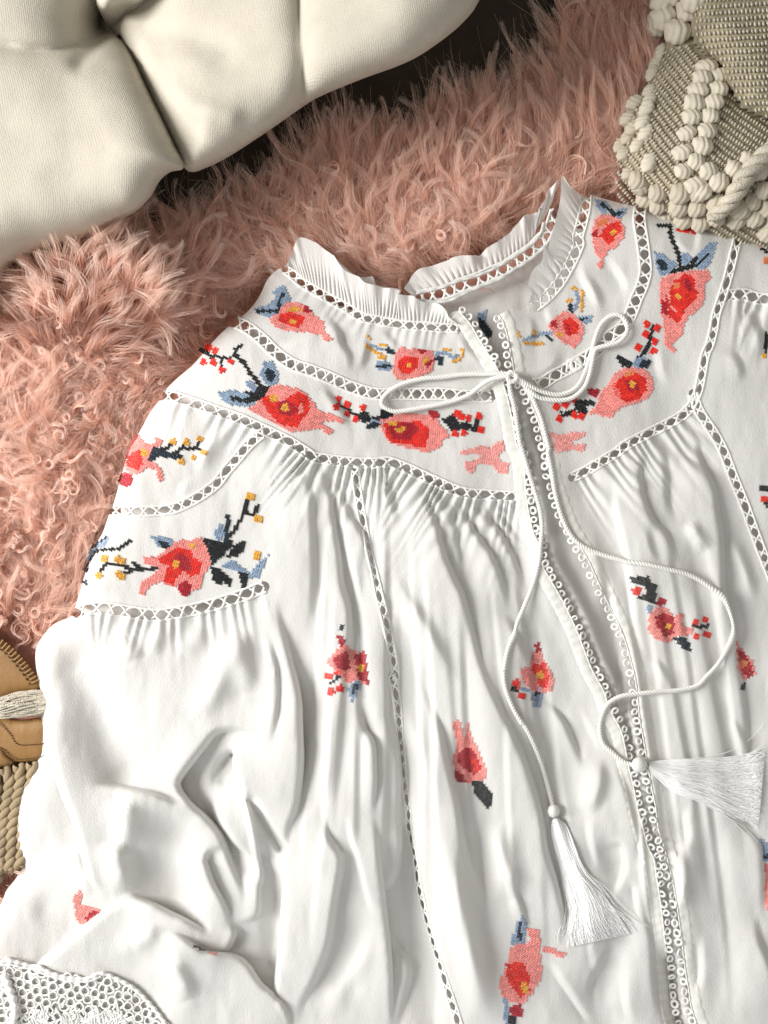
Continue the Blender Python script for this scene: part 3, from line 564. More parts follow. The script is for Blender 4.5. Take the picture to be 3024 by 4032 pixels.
# narrow facings of the neckline and the little button tabs
bag = Bag()
for pts, r in ((V('A5', [(240,520),(400,530),(500,520),(620,465),(740,410),(850,370),(960,300),(1080,225),(1190,130)], 'A3', [(290,1480),(330,1380)]), 7),
               (V('A5', [(255,470),(430,430),(560,380),(700,340),(830,285),(930,225),(1060,140),(1150,50)], 'A3', [(230,1420)]), 6)):
    q = smooth(pts, 8); addtube(bag, np.stack([q[:, 0], q[:, 1], hz(q[:, 0], q[:, 1])-8+2*np.sin(np.arange(len(q)))], 1), r, 6, .7)
bag.build('neckline_facing', 'cloth', blouse)
# ------------------------------------------------------------------ plackets, picot loops
def strip(name, edge, off0, off1, zoff, ripple, lam, material, zf=hz, t0=0, t1=1):
    p = smooth(edge, 6); p = p[int(t0*len(p)):max(int(t1*len(p)), 2)]; nr = normals(p); m = 9; s = np.arange(len(p))*6.
    u = np.linspace(off0, off1, m); P = p[:, None]+nr[:, None]*u[None, :, None]
    edgep = np.sin(np.linspace(0, math.pi, m))**.35
    z = zf(P[..., 0], P[..., 1])+zoff*edgep[None]+ripple*np.sin((s+9*np.sin(s/70))[:, None]/lam*2*math.pi+np.linspace(0, .8, m)[None])*np.linspace(.3, 1, m)[None]
    n = len(p); i = np.arange(n-1)[:, None]*m; j = np.arange(m-1)[None]
    f = np.stack([i+j, i+m+j, i+m+j+1, i+j+1], -1).reshape(-1, 4)
    return mk(name, np.concatenate([P, z[..., None]], 2).reshape(-1, 3), f, material, blouse)
sgL = 1 if (EL+normals(EL)*10)[:, 0].mean() < EL[:, 0].mean() else -1
strip('placket', edgeL, -2*sgL, 42*sgL, 4, 1.5, 37, 'band'); strip('placket', edgeR, 2*sgL, -40*sgL, 4, 1.2, 45, 'band')
TOR = None
def torus_mesh(R=11.2, r=4.9, a=16, b=7):
    th = np.arange(a)*2*math.pi/a; ph = np.arange(b)*2*math.pi/b
    rr = r*(1+.10*np.cos(th*8))[:, None]
    x = (R+rr*np.cos(ph)[None])*np.cos(th)[:, None]; y = (R+rr*np.cos(ph)[None])*np.sin(th)[:, None]; z = rr*np.sin(ph)[None]*.75+0*th[:, None]
    v = np.stack([x, y, z], -1).reshape(-1, 3)*S
    i = np.arange(a)[:, None]; j = np.arange(b)[None]
    f = np.stack([i*b+j, ((i+1) % a)*b+j, ((i+1) % a)*b+(j+1) % b, i*b+(j+1) % b], -1).reshape(-1, 4)
    return v, f
tv, tf = torus_mesh()
def ringcol(E, offs, spacing, seed, s0=0, s1=1e9):
    global TOR
    p = smooth(E, 4); nr = normals(p); r = np.random.default_rng(seed); s = s0+10
    while s < min(len(p)*4-20, s1):
        k = int(s/4); x, y = p[k]+nr[k]*(offs+r.uniform(-4, 4)); z = float(hz(x, y))-2+r.uniform(-4, 5)
        if TOR is None:
            TOR = mk('picot_loop', tv, tf, 'thread', blouse, plan=False); o = TOR
        else: o = TOR.copy(); COL.objects.link(o)
        o.location = Vector(W(np.float64(x), np.float64(y), np.float64(z)))-blouse.location
        sc = (HC-z)/HC*r.uniform(.9, 1.12); o.scale = (sc, sc*r.uniform(.85, 1.1), sc); o.rotation_euler = (r.uniform(-.5, .5), r.uniform(-.5, .5), r.uniform(0, 6))
        s += spacing*r.uniform(.92, 1.12)
ringcol(edgeL, -17*sgL, 36, 1); ringcol(edgeR, 19*sgL, 38, 2)
# cord edge tape that carries the loops
bag = Bag()
for E, o_ in ((edgeL, -3*sgL), (edgeR, 4*sgL)):
    p = smooth(E, 6); q = p+normals(p)*o_; addtube(bag, np.stack([q[:, 0], q[:, 1], hz(q[:, 0], q[:, 1])+2], 1), 3.0+.9*np.sin(np.arange(len(q))*1.3), 6)
bag.build('picot_tape', 'thread', blouse)
print('trims', round(time.time()-T0, 1))
# =================================================================== CROSS STITCH
MOT = [
('A4', 20, [('blue','p',[(360,575),(470,560),(530,490),(500,470),(540,430),(580,410),(610,450),(640,520),(600,550),(560,600),(480,640),(420,620)]),
 ('navy','l',26,[(400,600),(480,600),(560,600),(550,530),(580,470)]),
 ('pink','p',[(590,540),(640,530),(740,560),(800,620),(870,680),(880,750),(930,800),(910,820),(870,800),(860,770),(740,750),(600,740),(520,710),(470,660),(540,620)]),
 ('red','p',[(560,620),(640,600),(740,640),(730,690),(680,720),(600,700),(545,660)]),('gold','p',[(610,590),(640,565),(700,565),(720,592),(640,608)]),
 ('crimson','p',[(720,580),(745,560),(785,595),(760,620),(730,610)]),('gold','c',22,[(650,675)])]),
('A4', 28, [('black','l',26,[(270,850),(240,870),(230,920),(290,970),(340,1050),(400,1120),(430,1170)]),
 ('blue','p',[(440,970),(500,960),(540,1040),(545,1120),(480,1140),(430,1100),(410,1060)]),('blue','p',[(310,1110),(350,1105),(400,1170),(380,1200),(310,1140)]),
 ('blue','p',[(105,1190),(200,1170),(290,1190),(380,1230),(370,1290),(250,1290),(150,1260)]),('navy','p',[(455,1015),(515,1025),(525,1095),(490,1115),(450,1070)]),
 ('black','p',[(400,1150),(490,1140),(450,1200),(420,1250),(330,1268),(200,1245),(190,1205),(300,1235),(370,1215),(295,1198),(300,1178),(380,1190)]),
 ('pink','p',[(490,1150),(560,1130),(660,1155),(740,1190),(800,1260),(830,1310),(930,1350),(1020,1400),(1010,1420),(920,1390),(860,1400),(880,1430),(950,1470),(900,1490),(850,1450),(760,1460),(640,1475),(540,1430),(440,1380),(320,1310),(370,1280),(450,1210)]),
 ('red','p',[(420,1230),(500,1210),(560,1260),(640,1210),(700,1180),(770,1220),(770,1330),(720,1380),(690,1440),(620,1440),(540,1400),(470,1330)]),
 ('pink','p',[(690,1290),(720,1260),(730,1320),(700,1360)]),('crimson','p',[(530,1270),(600,1240),(650,1260),(690,1330),(640,1360),(560,1350)]),
 ('gold','c',30,[(595,1300)]),('gold','p',[(475,1220),(520,1200),(550,1240),(500,1265)])]),
('A4', 25, [('black','l',20,[(-20,880),(60,920),(130,940),(190,940)]),('black','l',18,[(130,940),(130,1010)]),('black','l',16,[(40,900),(60,950)]),('red','c',23,[(40,860),(85,885),(70,970),(135,1025),(200,965),(0,965)])]),
('A5', 8, [('pink','p',[(90,980),(110,910),(140,860),(200,875),(300,875),(370,890),(390,950),(380,1020),(330,1060),(230,1080),(120,1100),(80,1030)]),
 ('red','p',[(130,960),(170,930),(270,940),(270,1000),(200,1060),(130,1030)]),('crimson','p',[(330,940),(380,950),(370,990),(320,1030)]),('gold','p',[(300,960),(340,930),(350,960),(310,1000)]),
 ('gold','c',22,[(205,990)]),('crimson','p',[(265,880),(325,880),(325,902),(280,908)]),('navy','p',[(20,870),(60,865),(115,910),(70,920)]),('blue','p',[(-40,965),(20,955),(90,1000),(60,1030),(-20,1020)]),
 ('navy','l',20,[(-20,1000),(70,1000)]),('blue','l',22,[(400,910),(460,900),(520,940),(560,920)]),('navy','l',22,[(390,945),(440,940),(430,985)]),
 ('gold','l',18,[(450,870),(500,880)]),('gold','l',20,[(590,870),(590,920)]),('gold','l',20,[(515,965),(570,945)]),
 ('blue','l',18,[(-80,840),(10,885)]),('gold','l',20,[(-95,780),(-80,800)]),('gold','l',20,[(-110,850),(-50,890),(0,915)]),('gold','l',20,[(0,840),(40,850)]),('gold','l',22,[(-15,935),(35,935)])]),
('A5', 4, [('pink','p',[(20,1350),(150,1345),(300,1350),(400,1360),(430,1440),(480,1470),(490,1520),(440,1530),(430,1590),(350,1620),(200,1600),(60,1550),(0,1450),(-10,1400)]),
 ('red','p',[(20,1420),(100,1400),(280,1400),(360,1460),(340,1520),(330,1580),(260,1590),(200,1560),(90,1560),(40,1500)]),('crimson','p',[(50,1430),(220,1400),(280,1460),(200,1540),(90,1530)]),
 ('gold','p',[(50,1395),(110,1390),(120,1430),(60,1435)]),('gold','p',[(100,1445),(185,1440),(185,1475),(110,1475)]),('crimson','p',[(340,1330),(400,1320),(430,1360),(380,1385)]),('black','p',[(5,1310),(40,1310),(100,1350),(90,1372),(0,1372)])]),
('A5', 12, [('black','p',[(430,1390),(530,1345),(565,1415),(620,1400),(675,1440),(690,1375),(718,1395),(695,1475),(640,1455),(560,1460),(520,1475),(480,1420)]),
 ('red','c',24,[(550,1340),(585,1370),(635,1380),(710,1365),(725,1460),(600,1480),(535,1490)])]),
('A4', 18, [('black','l',22,[(970,1280),(1050,1320),(1120,1360),(1200,1380),(1310,1375)]),('black','p',[(1135,1335),(1195,1325),(1215,1405),(1145,1405)]),('navy','p',[(1180,1430),(1230,1400),(1300,1410),(1260,1445),(1200,1455)]),
 ('blue','l',20,[(1220,1393),(1300,1403)]),('red','c',23,[(980,1245),(1045,1280),(1160,1305),(960,1300),(1040,1350),(1105,1380)])]),
('A5', 40, [('pink','p',[(1270,640),(1320,600),(1400,620),(1460,680),(1480,760),(1440,820),(1400,870),(1330,830),(1260,780),(1210,710)]),('red','p',[(1320,670),(1370,650),(1440,690),(1430,760),(1370,780),(1330,740)]),
 ('crimson','p',[(1225,680),(1280,662),(1275,722),(1240,712)]),('gold','p',[(1270,750),(1320,760),(1320,790),(1270,780)]),('crimson','l',22,[(1360,700),(1370,760)]),('navy','p',[(1352,545),(1388,540),(1402,605),(1368,612)]),
 ('blue','l',22,[(1415,460),(1430,520),(1405,590)]),('blue','p',[(1430,645),(1540,625),(1520,675),(1470,695)]),('navy','l',16,[(1450,660),(1505,652)]),('gold','l',20,[(1390,430),(1420,435)]),('gold','l',20,[(1460,460),(1455,600)]),
 ('gold','l',20,[(1345,525),(1380,515)]),('blue','l',22,[(1030,810),(1090,790),(1170,760),(1240,760)]),('navy','l',20,[(1210,780),(1240,820)]),('gold','l',20,[(995,760),(1010,790)]),('gold','l',20,[(1110,735),(1120,770)]),('gold','l',20,[(1040,830),(1100,835),(1170,830)])]),
('A6', 50, [('blue','p',[(285,170),(360,180),(400,225),(360,290),(330,270),(300,230)]),('blue','p',[(430,290),(470,250),(540,235),(530,290),(480,325)]),('navy','l',30,[(340,205),(390,245),(440,290),(500,275)]),
 ('pink','p',[(290,330),(340,290),(400,290),(490,330),(520,400),(520,470),(470,530),(390,590),(350,650),(350,700),(320,720),(305,690),(330,640),(290,610),(270,520),(260,430)]),
 ('red','p',[(380,370),(480,350),(510,400),(450,470),(400,530),(360,490),(320,470)]),('crimson','p',[(258,430),(315,400),(315,460),(270,480)]),('orange','p',[(300,350),(390,310),(390,350),(320,400)]),('gold','c',22,[(435,435)])]),
('A6', 45, [('blue','p',[(755,590),(830,600),(900,660),(940,700),(900,750),(800,780),(770,700)]),('blue','p',[(970,600),(1030,600),(1060,650),(1020,700),(970,680)]),('blue','p',[(1060,690),(1120,580),(1200,510),(1255,520),(1220,620),(1190,700),(1120,730)]),
 ('navy','p',[(775,645),(840,655),(878,720),(840,745),(800,715)]),('black','l',30,[(790,380),(850,375),(890,390),(880,440),(920,540),(950,620),(970,740)]),('black','l',34,[(900,745),(980,720),(1050,700),(1090,630)]),('black','l',22,[(1080,700),(1150,640),(1190,600)]),
 ('pink','p',[(810,800),(900,760),(1000,740),(1120,730),(1190,740),(1200,790),(1150,850),(1160,950),(1120,1040),(1030,1100),(990,1180),(990,1230),(920,1290),(890,1330),(930,1370),(890,1380),(840,1310),(830,1180),(810,1050),(800,900)]),
 ('red','p',[(920,820),(1000,750),(1080,790),(1080,880),(1110,920),(1060,1000),(1000,1060),(950,1150),(880,1110),(870,1040),(840,960)]),('crimson','p',[(808,960),(860,980),(870,1085),(820,1080)]),('gold','c',24,[(945,940)]),('orange','p',[(905,840),(965,830),(955,875),(910,880)]),
 ('pale','l',14,[(870,900),(880,990),(940,1080)]),('crimson','p',[(1000,790),(1060,830),(1050,920),(1000,880)])]),
('A6', 10, [('black','l',20,[(1010,320),(990,390),(1060,385)]),('red','c',27,[(955,325),(1065,355),(965,405),(1070,410),(1015,405)])]),
('A6', 30, [('black','l',26,[(745,1180),(720,1300),(690,1370),(620,1440)]),('black','p',[(445,1405),(500,1408),(590,1465),(560,1515),(500,1490)]),('blue','p',[(600,1430),(680,1420),(690,1480),(620,1520),(590,1490)]),('navy','p',[(650,1440),(745,1445),(700,1505),(640,1500)]),
 ('pink','p',[(395,1640),(430,1560),(510,1510),(600,1500),(700,1530),(750,1600),(750,1680),(700,1750),(600,1790),(480,1820),(400,1800),(350,1740)]),
 ('red','p',[(430,1640),(500,1580),(600,1540),(690,1590),(700,1680),(640,1750),(540,1780),(450,1720)]),('crimson','p',[(530,1600),(620,1600),(640,1680),(560,1700)]),('gold','c',28,[(590,1635)]),('orange','p',[(520,1545),(600,1520),(610,1560),(540,1580)]),
 ('red','c',27,[(705,1160),(780,1185),(690,1245),(765,1295),(625,1345),(750,1365)])]),
('A5', 30, [('pink','p',[(1500,1345),(1560,1290),(1600,1180),(1680,1110),(1740,1180),(1740,1300),(1659,1375),(1560,1345)]),('crimson','p',[(1505,1160),(1590,1165),(1565,1222),(1510,1205)]),
 ('black','p',[(1290,1300),(1320,1340),(1400,1305),(1420,1240),(1555,1255),(1545,1282),(1485,1290),(1500,1335),(1460,1352),(1420,1320),(1340,1368),(1305,1355)]),('red','c',25,[(1270,1290),(1340,1275),(1400,1245),(1290,1380),(1400,1355),(1450,1365)])]),
('B2', 8, [('pale','p',[(1010,130),(1090,110),(1160,90),(1210,110),(1260,60),(1290,60),(1310,110),(1260,160),(1290,200),(1330,210),(1330,270),(1270,270),(1220,220),(1140,210),(1110,225),(1110,260),(1080,270),(1040,230),(1050,200),(1130,180),(1160,150),(1100,140),(1020,152)])]),
('A5', 20, [('pale','p',[(1200,1470),(1260,1480),(1310,1500),(1400,1475),(1490,1485),(1480,1512),(1380,1540),(1390,1570),(1490,1565),(1485,1600),(1450,1620),(1400,1600),(1300,1620),(1240,1650),(1230,1560)])]),
('B1', 22, [('pink','p',[(470,350),(500,360),(530,400),(600,420),(590,370),(640,380),(640,420),(590,450),(560,480),(540,520),(610,540),(650,600),(650,650),(620,650),(600,570),(550,570),(470,610),(430,610),(390,560),(420,470)]),
 ('red','p',[(400,520),(470,450),(510,460),(520,540),(490,580),(420,560)]),('crimson','c',42,[(405,645)]),('gold','p',[(505,445),(552,448),(545,500),(510,495)]),('navy','p',[(590,428),(640,435),(680,465),(770,485),(765,515),(690,500),(620,495),(575,525),(538,528)]),
 ('black','l',18,[(650,450),(690,430),(700,415)]),('black','l',20,[(720,470),(780,440),(870,440),(910,455)]),('black','l',18,[(780,440),(785,410)]),('black','l',18,[(870,440),(890,390)]),('black','l',18,[(760,490),(755,520)]),('gold','c',20,[(715,398),(803,400),(890,378),(912,465),(850,500),(772,528)])]),
('B1', 14, [('blue','p',[(565,1012),(640,1018),(710,1040),(722,1080),(680,1112),(620,1080)]),('navy','p',[(615,1038),(660,1045),(702,1072),(692,1095),(645,1085)]),
 ('blue','p',[(975,1000),(1030,920),(1055,1000),(1010,1060)]),('blue','p',[(1020,1210),(1100,1170),(1170,1220),(1220,1260),(1270,1190),(1340,1135),(1275,1285),(1200,1290),(1120,1235)]),
 ('pink','p',[(720,1060),(770,1035),(830,1045),(900,1020),(950,1110),(960,1200),(920,1260),(900,1350),(840,1370),(760,1340),(680,1340),(640,1310),(560,1340),(520,1400),(490,1390),(500,1320),(580,1270),(620,1220),(530,1190),(520,1150),(600,1150),(660,1110)]),
 ('red','p',[(620,1160),(730,1090),(830,1100),(850,1160),(910,1180),(890,1260),(830,1280),(780,1240),(740,1290),(720,1340),(660,1310),(670,1230),(690,1210),(630,1190)]),('crimson','p',[(700,1170),(770,1120),(820,1160),(840,1230),(780,1240)]),('crimson','c',44,[(795,1355)]),
 ('gold','c',27,[(735,1195)]),('gold','p',[(818,1058),(862,1058),(862,1102),(828,1092)]),('black','p',[(905,1018),(970,1040),(1030,1050),(1100,1040),(1105,1080),(1055,1110),(1042,1150),(1000,1175),(970,1205),(948,1120)]),
 ('black','l',20,[(1040,1060),(1120,970),(1170,880),(1200,780)]),('black','l',22,[(1170,850),(1240,880),(1270,810)]),('navy','l',28,[(1060,1050),(1068,960),(1075,880)]),('black','p',[(1065,1152),(1105,1088),(1195,1035),(1175,1112),(1130,1145)]),
 ('black','p',[(958,1205),(1030,1235),(1098,1300),(1082,1345),(1035,1300),(1020,1345),(975,1300)]),('black','p',[(1135,1245),(1205,1255),(1195,1355),(1168,1355),(1155,1290)]),('gold','c',27,[(1220,755),(1273,900),(1262,1143)])]),
('B1', 8, [('black','l',20,[(610,1225),(520,1230),(430,1225),(350,1195),(280,1195),(240,1240)]),('black','l',22,[(500,1225),(460,1190)]),('black','l',22,[(440,1240),(400,1260)]),('gold','c',22,[(270,1160),(350,1165),(385,1175),(230,1270),(360,1260),(385,1278)])]),
('B1', 30, [('blue','p',[(150,1200),(170,1110),(250,1030),(320,1008),(260,1080),(200,1110)]),('black','l',18,[(440,1040),(360,1095),(220,1105),(170,1170),(140,1245)]),('navy','l',16,[(190,1085),(280,1020)]),('navy','p',[(128,1300),(165,1298),(145,1335),(118,1325)])]),
('B5', 15, [('navy','c',16,[(400,-220)]),('crimson','l',38,[(395,-150),(410,-80)]),('pink','p',[(360,-60),(425,-95),(560,-20),(580,170),(510,130),(440,140),(400,100),(290,-10),(330,-10)]),('crimson','p',[(480,-30),(570,-60),(582,160),(520,120)]),
 ('crimson','p',[(345,-10),(440,-60),(460,60),(380,60)]),('gold','c',26,[(535,50)])]),
('B5', 10, [('red','p',[(295,88),(347,92),(342,132),(308,124)]),('red','c',24,[(385,88),(335,205),(395,185)]),('black','l',22,[(330,155),(385,110)]),('pink','p',[(410,90),(470,60),(490,140),(440,140)]),('blue','p',[(448,180),(488,130),(532,150),(512,230),(470,272)]),('navy','p',[(478,158),(522,158),(480,225)])]),
('B3', 12, [('crimson','p',[(165,1350),(202,1350),(215,1410),(180,1405)]),('pink','p',[(150,1420),(210,1400),(240,1480),(290,1560),(290,1650),(200,1668),(110,1625),(70,1510),(130,1500)]),('red','p',[(145,1490),(240,1470),(262,1550),(252,1635),(200,1625),(178,1560)]),('gold','c',25,[(205,1555)])]),
('B6', 12, [('blue','p',[(108,230),(170,165),(188,220),(165,305),(130,305)]),('navy','p',[(128,208),(172,195),(150,255)]),('red','c',28,[(15,155)]),('red','c',22,[(50,235)]),('black','c',20,[(5,192)]),('blue','l',22,[(45,185),(90,190)])]),
('B3', 20, [('black','p',[(798,928),(897,922),(905,960),(945,1000),(942,1105),(900,1092),(835,1060),(880,1030),(880,980),(810,972)]),('black','l',22,[(900,1020),(940,975)]),('red','c',25,[(830,1020)]),('blue','p',[(868,1108),(930,1118),(905,1165)]),('crimson','c',24,[(978,1085)]),
 ('pink','p',[(890,1180),(960,1110),(1010,1130),(1060,1180),(1140,1150),(1110,1200),(1120,1240),(1190,1250),(1160,1290),(1070,1310),(1020,1350),(940,1330),(900,1270)]),('crimson','p',[(940,1180),(1000,1150),(1060,1190),(1060,1280),(1010,1320),(950,1240)]),('gold','c',22,[(1025,1245)]),
 ('navy','p',[(1058,1318),(1110,1298),(1162,1350),(1172,1402),(1130,1392)]),('black','l',20,[(1190,1230),(1230,1245),(1270,1240)]),('red','c',20,[(1200,1220),(1265,1200),(1200,1305),(1272,1290)])]),
('B5', 5, [('pink','p',[(1130,410),(1170,390),(1190,430),(1200,500),(1220,500),(1210,400),(1235,410),(1245,490),(1290,560),(1340,680),(1355,760),(1320,790),(1230,800),(1150,720),(1125,650),(1160,570),(1150,500)]),('crimson','p',[(1170,600),(1220,560),(1280,600),(1320,700),(1270,750),(1200,700),(1160,660)]),
 ('red','p',[(1250,640),(1290,640),(1315,710),(1275,740)]),('crimson','p',[(1143,720),(1200,740),(1222,800),(1148,802)]),('black','p',[(1263,790),(1330,798),(1385,870),(1382,955),(1350,965),(1310,905),(1268,862)])]),
('B8', 8, [('blue','p',[(288,570),(308,470),(340,408),(372,470),(362,570)]),('navy','l',20,[(335,460),(335,540)]),('pink','p',[(300,570),(370,560),(440,560),(450,680),(440,760),(400,830),(350,890),(290,880),(240,840),(220,780),(260,700),(270,620)]),('pink','p',[(370,480),(430,480),(450,560),(400,560)]),('pink','p',[(460,572),(520,592),(578,615),(565,642),(500,615),(460,605)]),
 ('red','p',[(260,670),(355,660),(390,750),(390,820),(340,850),(270,760)]),('gold','p',[(345,760),(380,780),(375,830),(345,820)]),('crimson','p',[(278,900),(347,880),(342,950),(290,955)]),('blue','l',28,[(260,870),(265,1050)]),('black','p',[(275,940),(318,950),(322,1050),(278,1050)])]),
('B7', 15, [('pink','p',[(650,430),(675,480),(660,540),(800,570),(838,606),(700,705),(640,690),(620,650),(600,530),(615,460)]),('crimson','p',[(690,650),(760,590),(822,612),(710,690)])]),
('B7', 10, [('navy','p',[(1560,895),(1620,910),(1680,945),(1640,950)]),('pale','l',16,[(1690,960),(1760,975)])]),
('B3', 15, [('pink','p',[(1440,1330),(1500,1400),(1560,1460),(1580,1550),(1500,1590),(1460,1520),(1445,1400)]),('crimson','p',[(1450,1400),(1510,1400),(1570,1540),(1530,1580),(1480,1500)]),('orange','c',24,[(1500,1480)]),('navy','c',24,[(1490,1630)])]),
('B3', 5, [('black','p',[(1598,343),(1760,343),(1760,385),(1600,383)]),('red','c',24,[(1635,430),(1690,420)]),('black','l',24,[(1645,462),(1720,500)])]),
('B6', 5, [('blue','p',[(1600,1170),(1659,1190),(1760,1200),(1760,1310),(1612,1310)]),('navy','l',26,[(1615,1290),(1690,1270)]),('pink','p',[(1618,1330),(1760,1320),(1800,1600),(1645,1640),(1630,1500)])]),
('A6', 5, [('black','l',26,[(1640,1240),(1635,1390)]),('gold','c',16,[(1630,1415)]),('orange','l',24,[(1590,535),(1659,525)]),('black','l',20,[(1600,560),(1659,590)]),('orange','c',24,[(1640,660)])]),
]
NECKM = ('A5', 10, [('blue','p',[(695,625),(775,585),(765,660),(720,700)]),('navy','p',[(715,640),(765,690),(803,750),(785,808),(730,745),(700,690)])])
PARTN = dict(blue='leaf', navy='leaf', pink='petal', pale='petal', red='petal', crimson='petal', gold='stamen', orange='stamen', black='twig')
def stitches(view, ang, layers, zf, parent_name='embroidered_flower'):
    ox, oy, kk = VW[view]; pitch = 8.6 if view in ('A4','A5','A6','B1','B2','D') else 10.6
    allp = np.concatenate([V(view, l[-1]) for l in layers]); c = allp.mean(0); R = np.abs(allp-c).max()*1.5+60
    ca, sa = math.cos(math.radians(ang)), math.sin(math.radians(ang)); n = int(R/pitch)
    a, b = np.meshgrid(np.arange(-n, n+1)*pitch, np.arange(-n, n+1)*pitch); x = c[0]+a*ca-b*sa; y = c[1]+a*sa+b*ca
    lay = np.full(x.shape, -1)
    for li, l in enumerate(layers):
        if l[1] == 'p': m = inpoly(x, y, V(view, l[2]))
        elif l[1] == 'l': m = pdist(x, y, V(view, l[3]))[0] < l[2]*kk*.5
        else:
            m = np.zeros(x.shape, bool)
            for q in V(view, l[3]):
                dx, dy = x-q[0], y-q[1]; m |= ((np.hypot(dx, dy)*.6+.4*np.maximum(abs(dx*ca+dy*sa), abs(-dx*sa+dy*ca))) < l[2]*kk*1.02)
        lay[m] = li
    fe = None; cols = {}
    new = []                      # every leaf, petal and berry is its own piece
    for li, l in enumerate(layers):
        m = lay == li
        if l[1] == 'c' and len(l[3]) > 1:
            pts = V(view, l[3]); near = np.argmin([np.hypot(x-q[0], y-q[1]) for q in pts], 0)
            for qi in range(len(pts)): new.append((l[0], m & (near == qi), 'berry'))
        else: new.append((l[0], m, PARTN[l[0]]))
    if (lay >= 0).sum() < 3: return
    fe = group_empty(parent_name, blouse, c[0], c[1], float(zf(c[0], c[1])))
    for col, m, nm in new:
        if m.sum() < 2: continue
        px, py = x[m], y[m]; k = len(px); jx = rng.normal(0, .5, k); jy = rng.normal(0, .5, k); px = px+jx; py = py+jy; vs = []; h = pitch*.60; wd = 2.3
        for bar, (ux, uy) in enumerate(((ca-sa, sa+ca), (ca+sa, sa-ca))):
            ux, uy = ux*h, uy*h; nxx, nyy = -uy/ (h*1.414)*wd, ux/(h*1.414)*wd
            for t_, wz, zz in ((-1, .7, 1.0), (0, 1, 3.6+bar*1.2), (1, .7, 1.0)):
                for sg, dz in ((-1, -1.6), (0, 0), (1, -1.6)):
                    vx, vy = px+ux*t_+nxx*sg*wz, py+uy*t_+nyy*sg*wz
                    vs.append(np.stack([vx, vy, zf(vx, vy)+zz+dz+1.2], 1))
        v = np.stack(vs, 1).reshape(-1, 3); base = np.arange(k)[:, None]*18
        q = np.array([[r*3+s_, r*3+s_+1, r*3+s_+4, r*3+s_+3] for r in (0, 1) for s_ in (0, 1)]); q = np.concatenate([q, q+9])
        f = (base[:, :, None]+q[None]).reshape(-1, 4)
        mk(nm, v, f, col, fe, smoothf=False)
for v_, ang_, ly in MOT: stitches(v_, ang_, ly, hz)
stitches(NECKM[0], NECKM[1], NECKM[2], hback)
print('stitches', round(time.time()-T0, 1))
# =================================================================== DRAWSTRING, BOW, TASSELS
def cord(pts, lift=10, z_extra=None, name='drawstring', R=9.5):
    q = smooth(pts, 8); t = np.linspace(0, 1, len(q))
    z = hz(q[:, 0], q[:, 1]); k = 9; zp = np.pad(z, k, mode='edge'); z = np.max([zp[i:i+len(z)] for i in range(2*k+1)], 0)*.6+z*.4
    zp = np.pad(z, k, mode='edge'); z = np.mean([zp[i:i+len(z)] for i in range(2*k+1)], 0)
    if z_extra is not None: z = z+np.interp(t, *z_extra)
    bag = Bag(); twisted(bag, np.stack([q[:, 0], q[:, 1], z+lift], 1), R, 3, 36, 6, 4); return bag
c1 = cord(V('A5', [(930,1055),(850,1052),(750,1055),(600,1058),(450,1078),(300,1090),(150,1130),(50,1190),(5,1250),(20,1290),(80,1322),(150,1325),(300,1300),(450,1270),(560,1240),(650,1200),(720,1145),(800,1095),(910,1070)]), 12, ([0, .1, .9, 1], [14, 4, 10, 18]))
c2 = cord(V('A5', [(960,1060),(1060,1125),(1160,1178),(1280,1205),(1370,1185),(1437,1133)], 'A6', [(215,1530),(240,1450),(265,1370),(300,1240),(345,1150),(420,1092),(490,1092),(540,1150),(540,1230),(480,1300),(400,1325),(340,1340)],
         'A5', [(1556,880),(1535,970),(1515,1060),(1475,1155),(1390,1228),(1280,1246),(1150,1225),(1075,1165),(980,1085)]), 12, ([0, .1, .45, .6, .9, 1], [20, 6, 4, 14, 2, 14]))
c3 = cord(V('A5', [(935,1075),(930,1110),(940,1180),(970,1300),(990,1430),(1010,1560)], 'B2', [(1415,100),(1460,250),(1500,380),(1535,500),(1550,620),(1540,750),(1530,850),(1500,970),(1460,1080),(1410,1200),(1360,1320),(1320,1450),(1300,1560)],
         'B5', [(1465,60),(1467,130),(1485,210),(1530,320),(1590,420)], 'B6', [(20,360),(75,440),(130,550),(180,680),(220,820),(252,945)]), 11)
c4 = cord(V('A5', [(960,1070),(1010,1100),(1060,1160),(1110,1250),(1160,1370),(1190,1480),(1220,1600)], 'B3', [(255,130),(280,250),(300,380),(340,530),(390,640),(450,710),(540,760),(650,800),(780,830),(900,850),(1030,880),(1150,910),(1260,970),(1340,1050),(1390,1150),(1420,1260),(1400,1370),(1350,1470),(1270,1560)],
         'B6', [(1200,165),(1080,195),(940,205),(800,220),(700,235),(620,280),(575,360),(560,450),(580,540),(640,600),(720,665),(790,685)]), 11)
for b in (c1, c2, c3, c4): b.build('drawstring', 'cord', blouse)
kn = V('A5', [(915,1075),(935,1045),(975,1050),(990,1085),(960,1110),(925,1095),(930,1060),(980,1065),(985,1110)]); q = smooth(kn, 5)
bag = Bag(); twisted(bag, np.stack([q[:, 0], q[:, 1], hz(q[:, 0], q[:, 1])+26+8*np.sin(np.arange(len(q))*.12)], 1), 10, 3, 34, 6, 3); bag.build('bow_knot', 'cord', blouse)
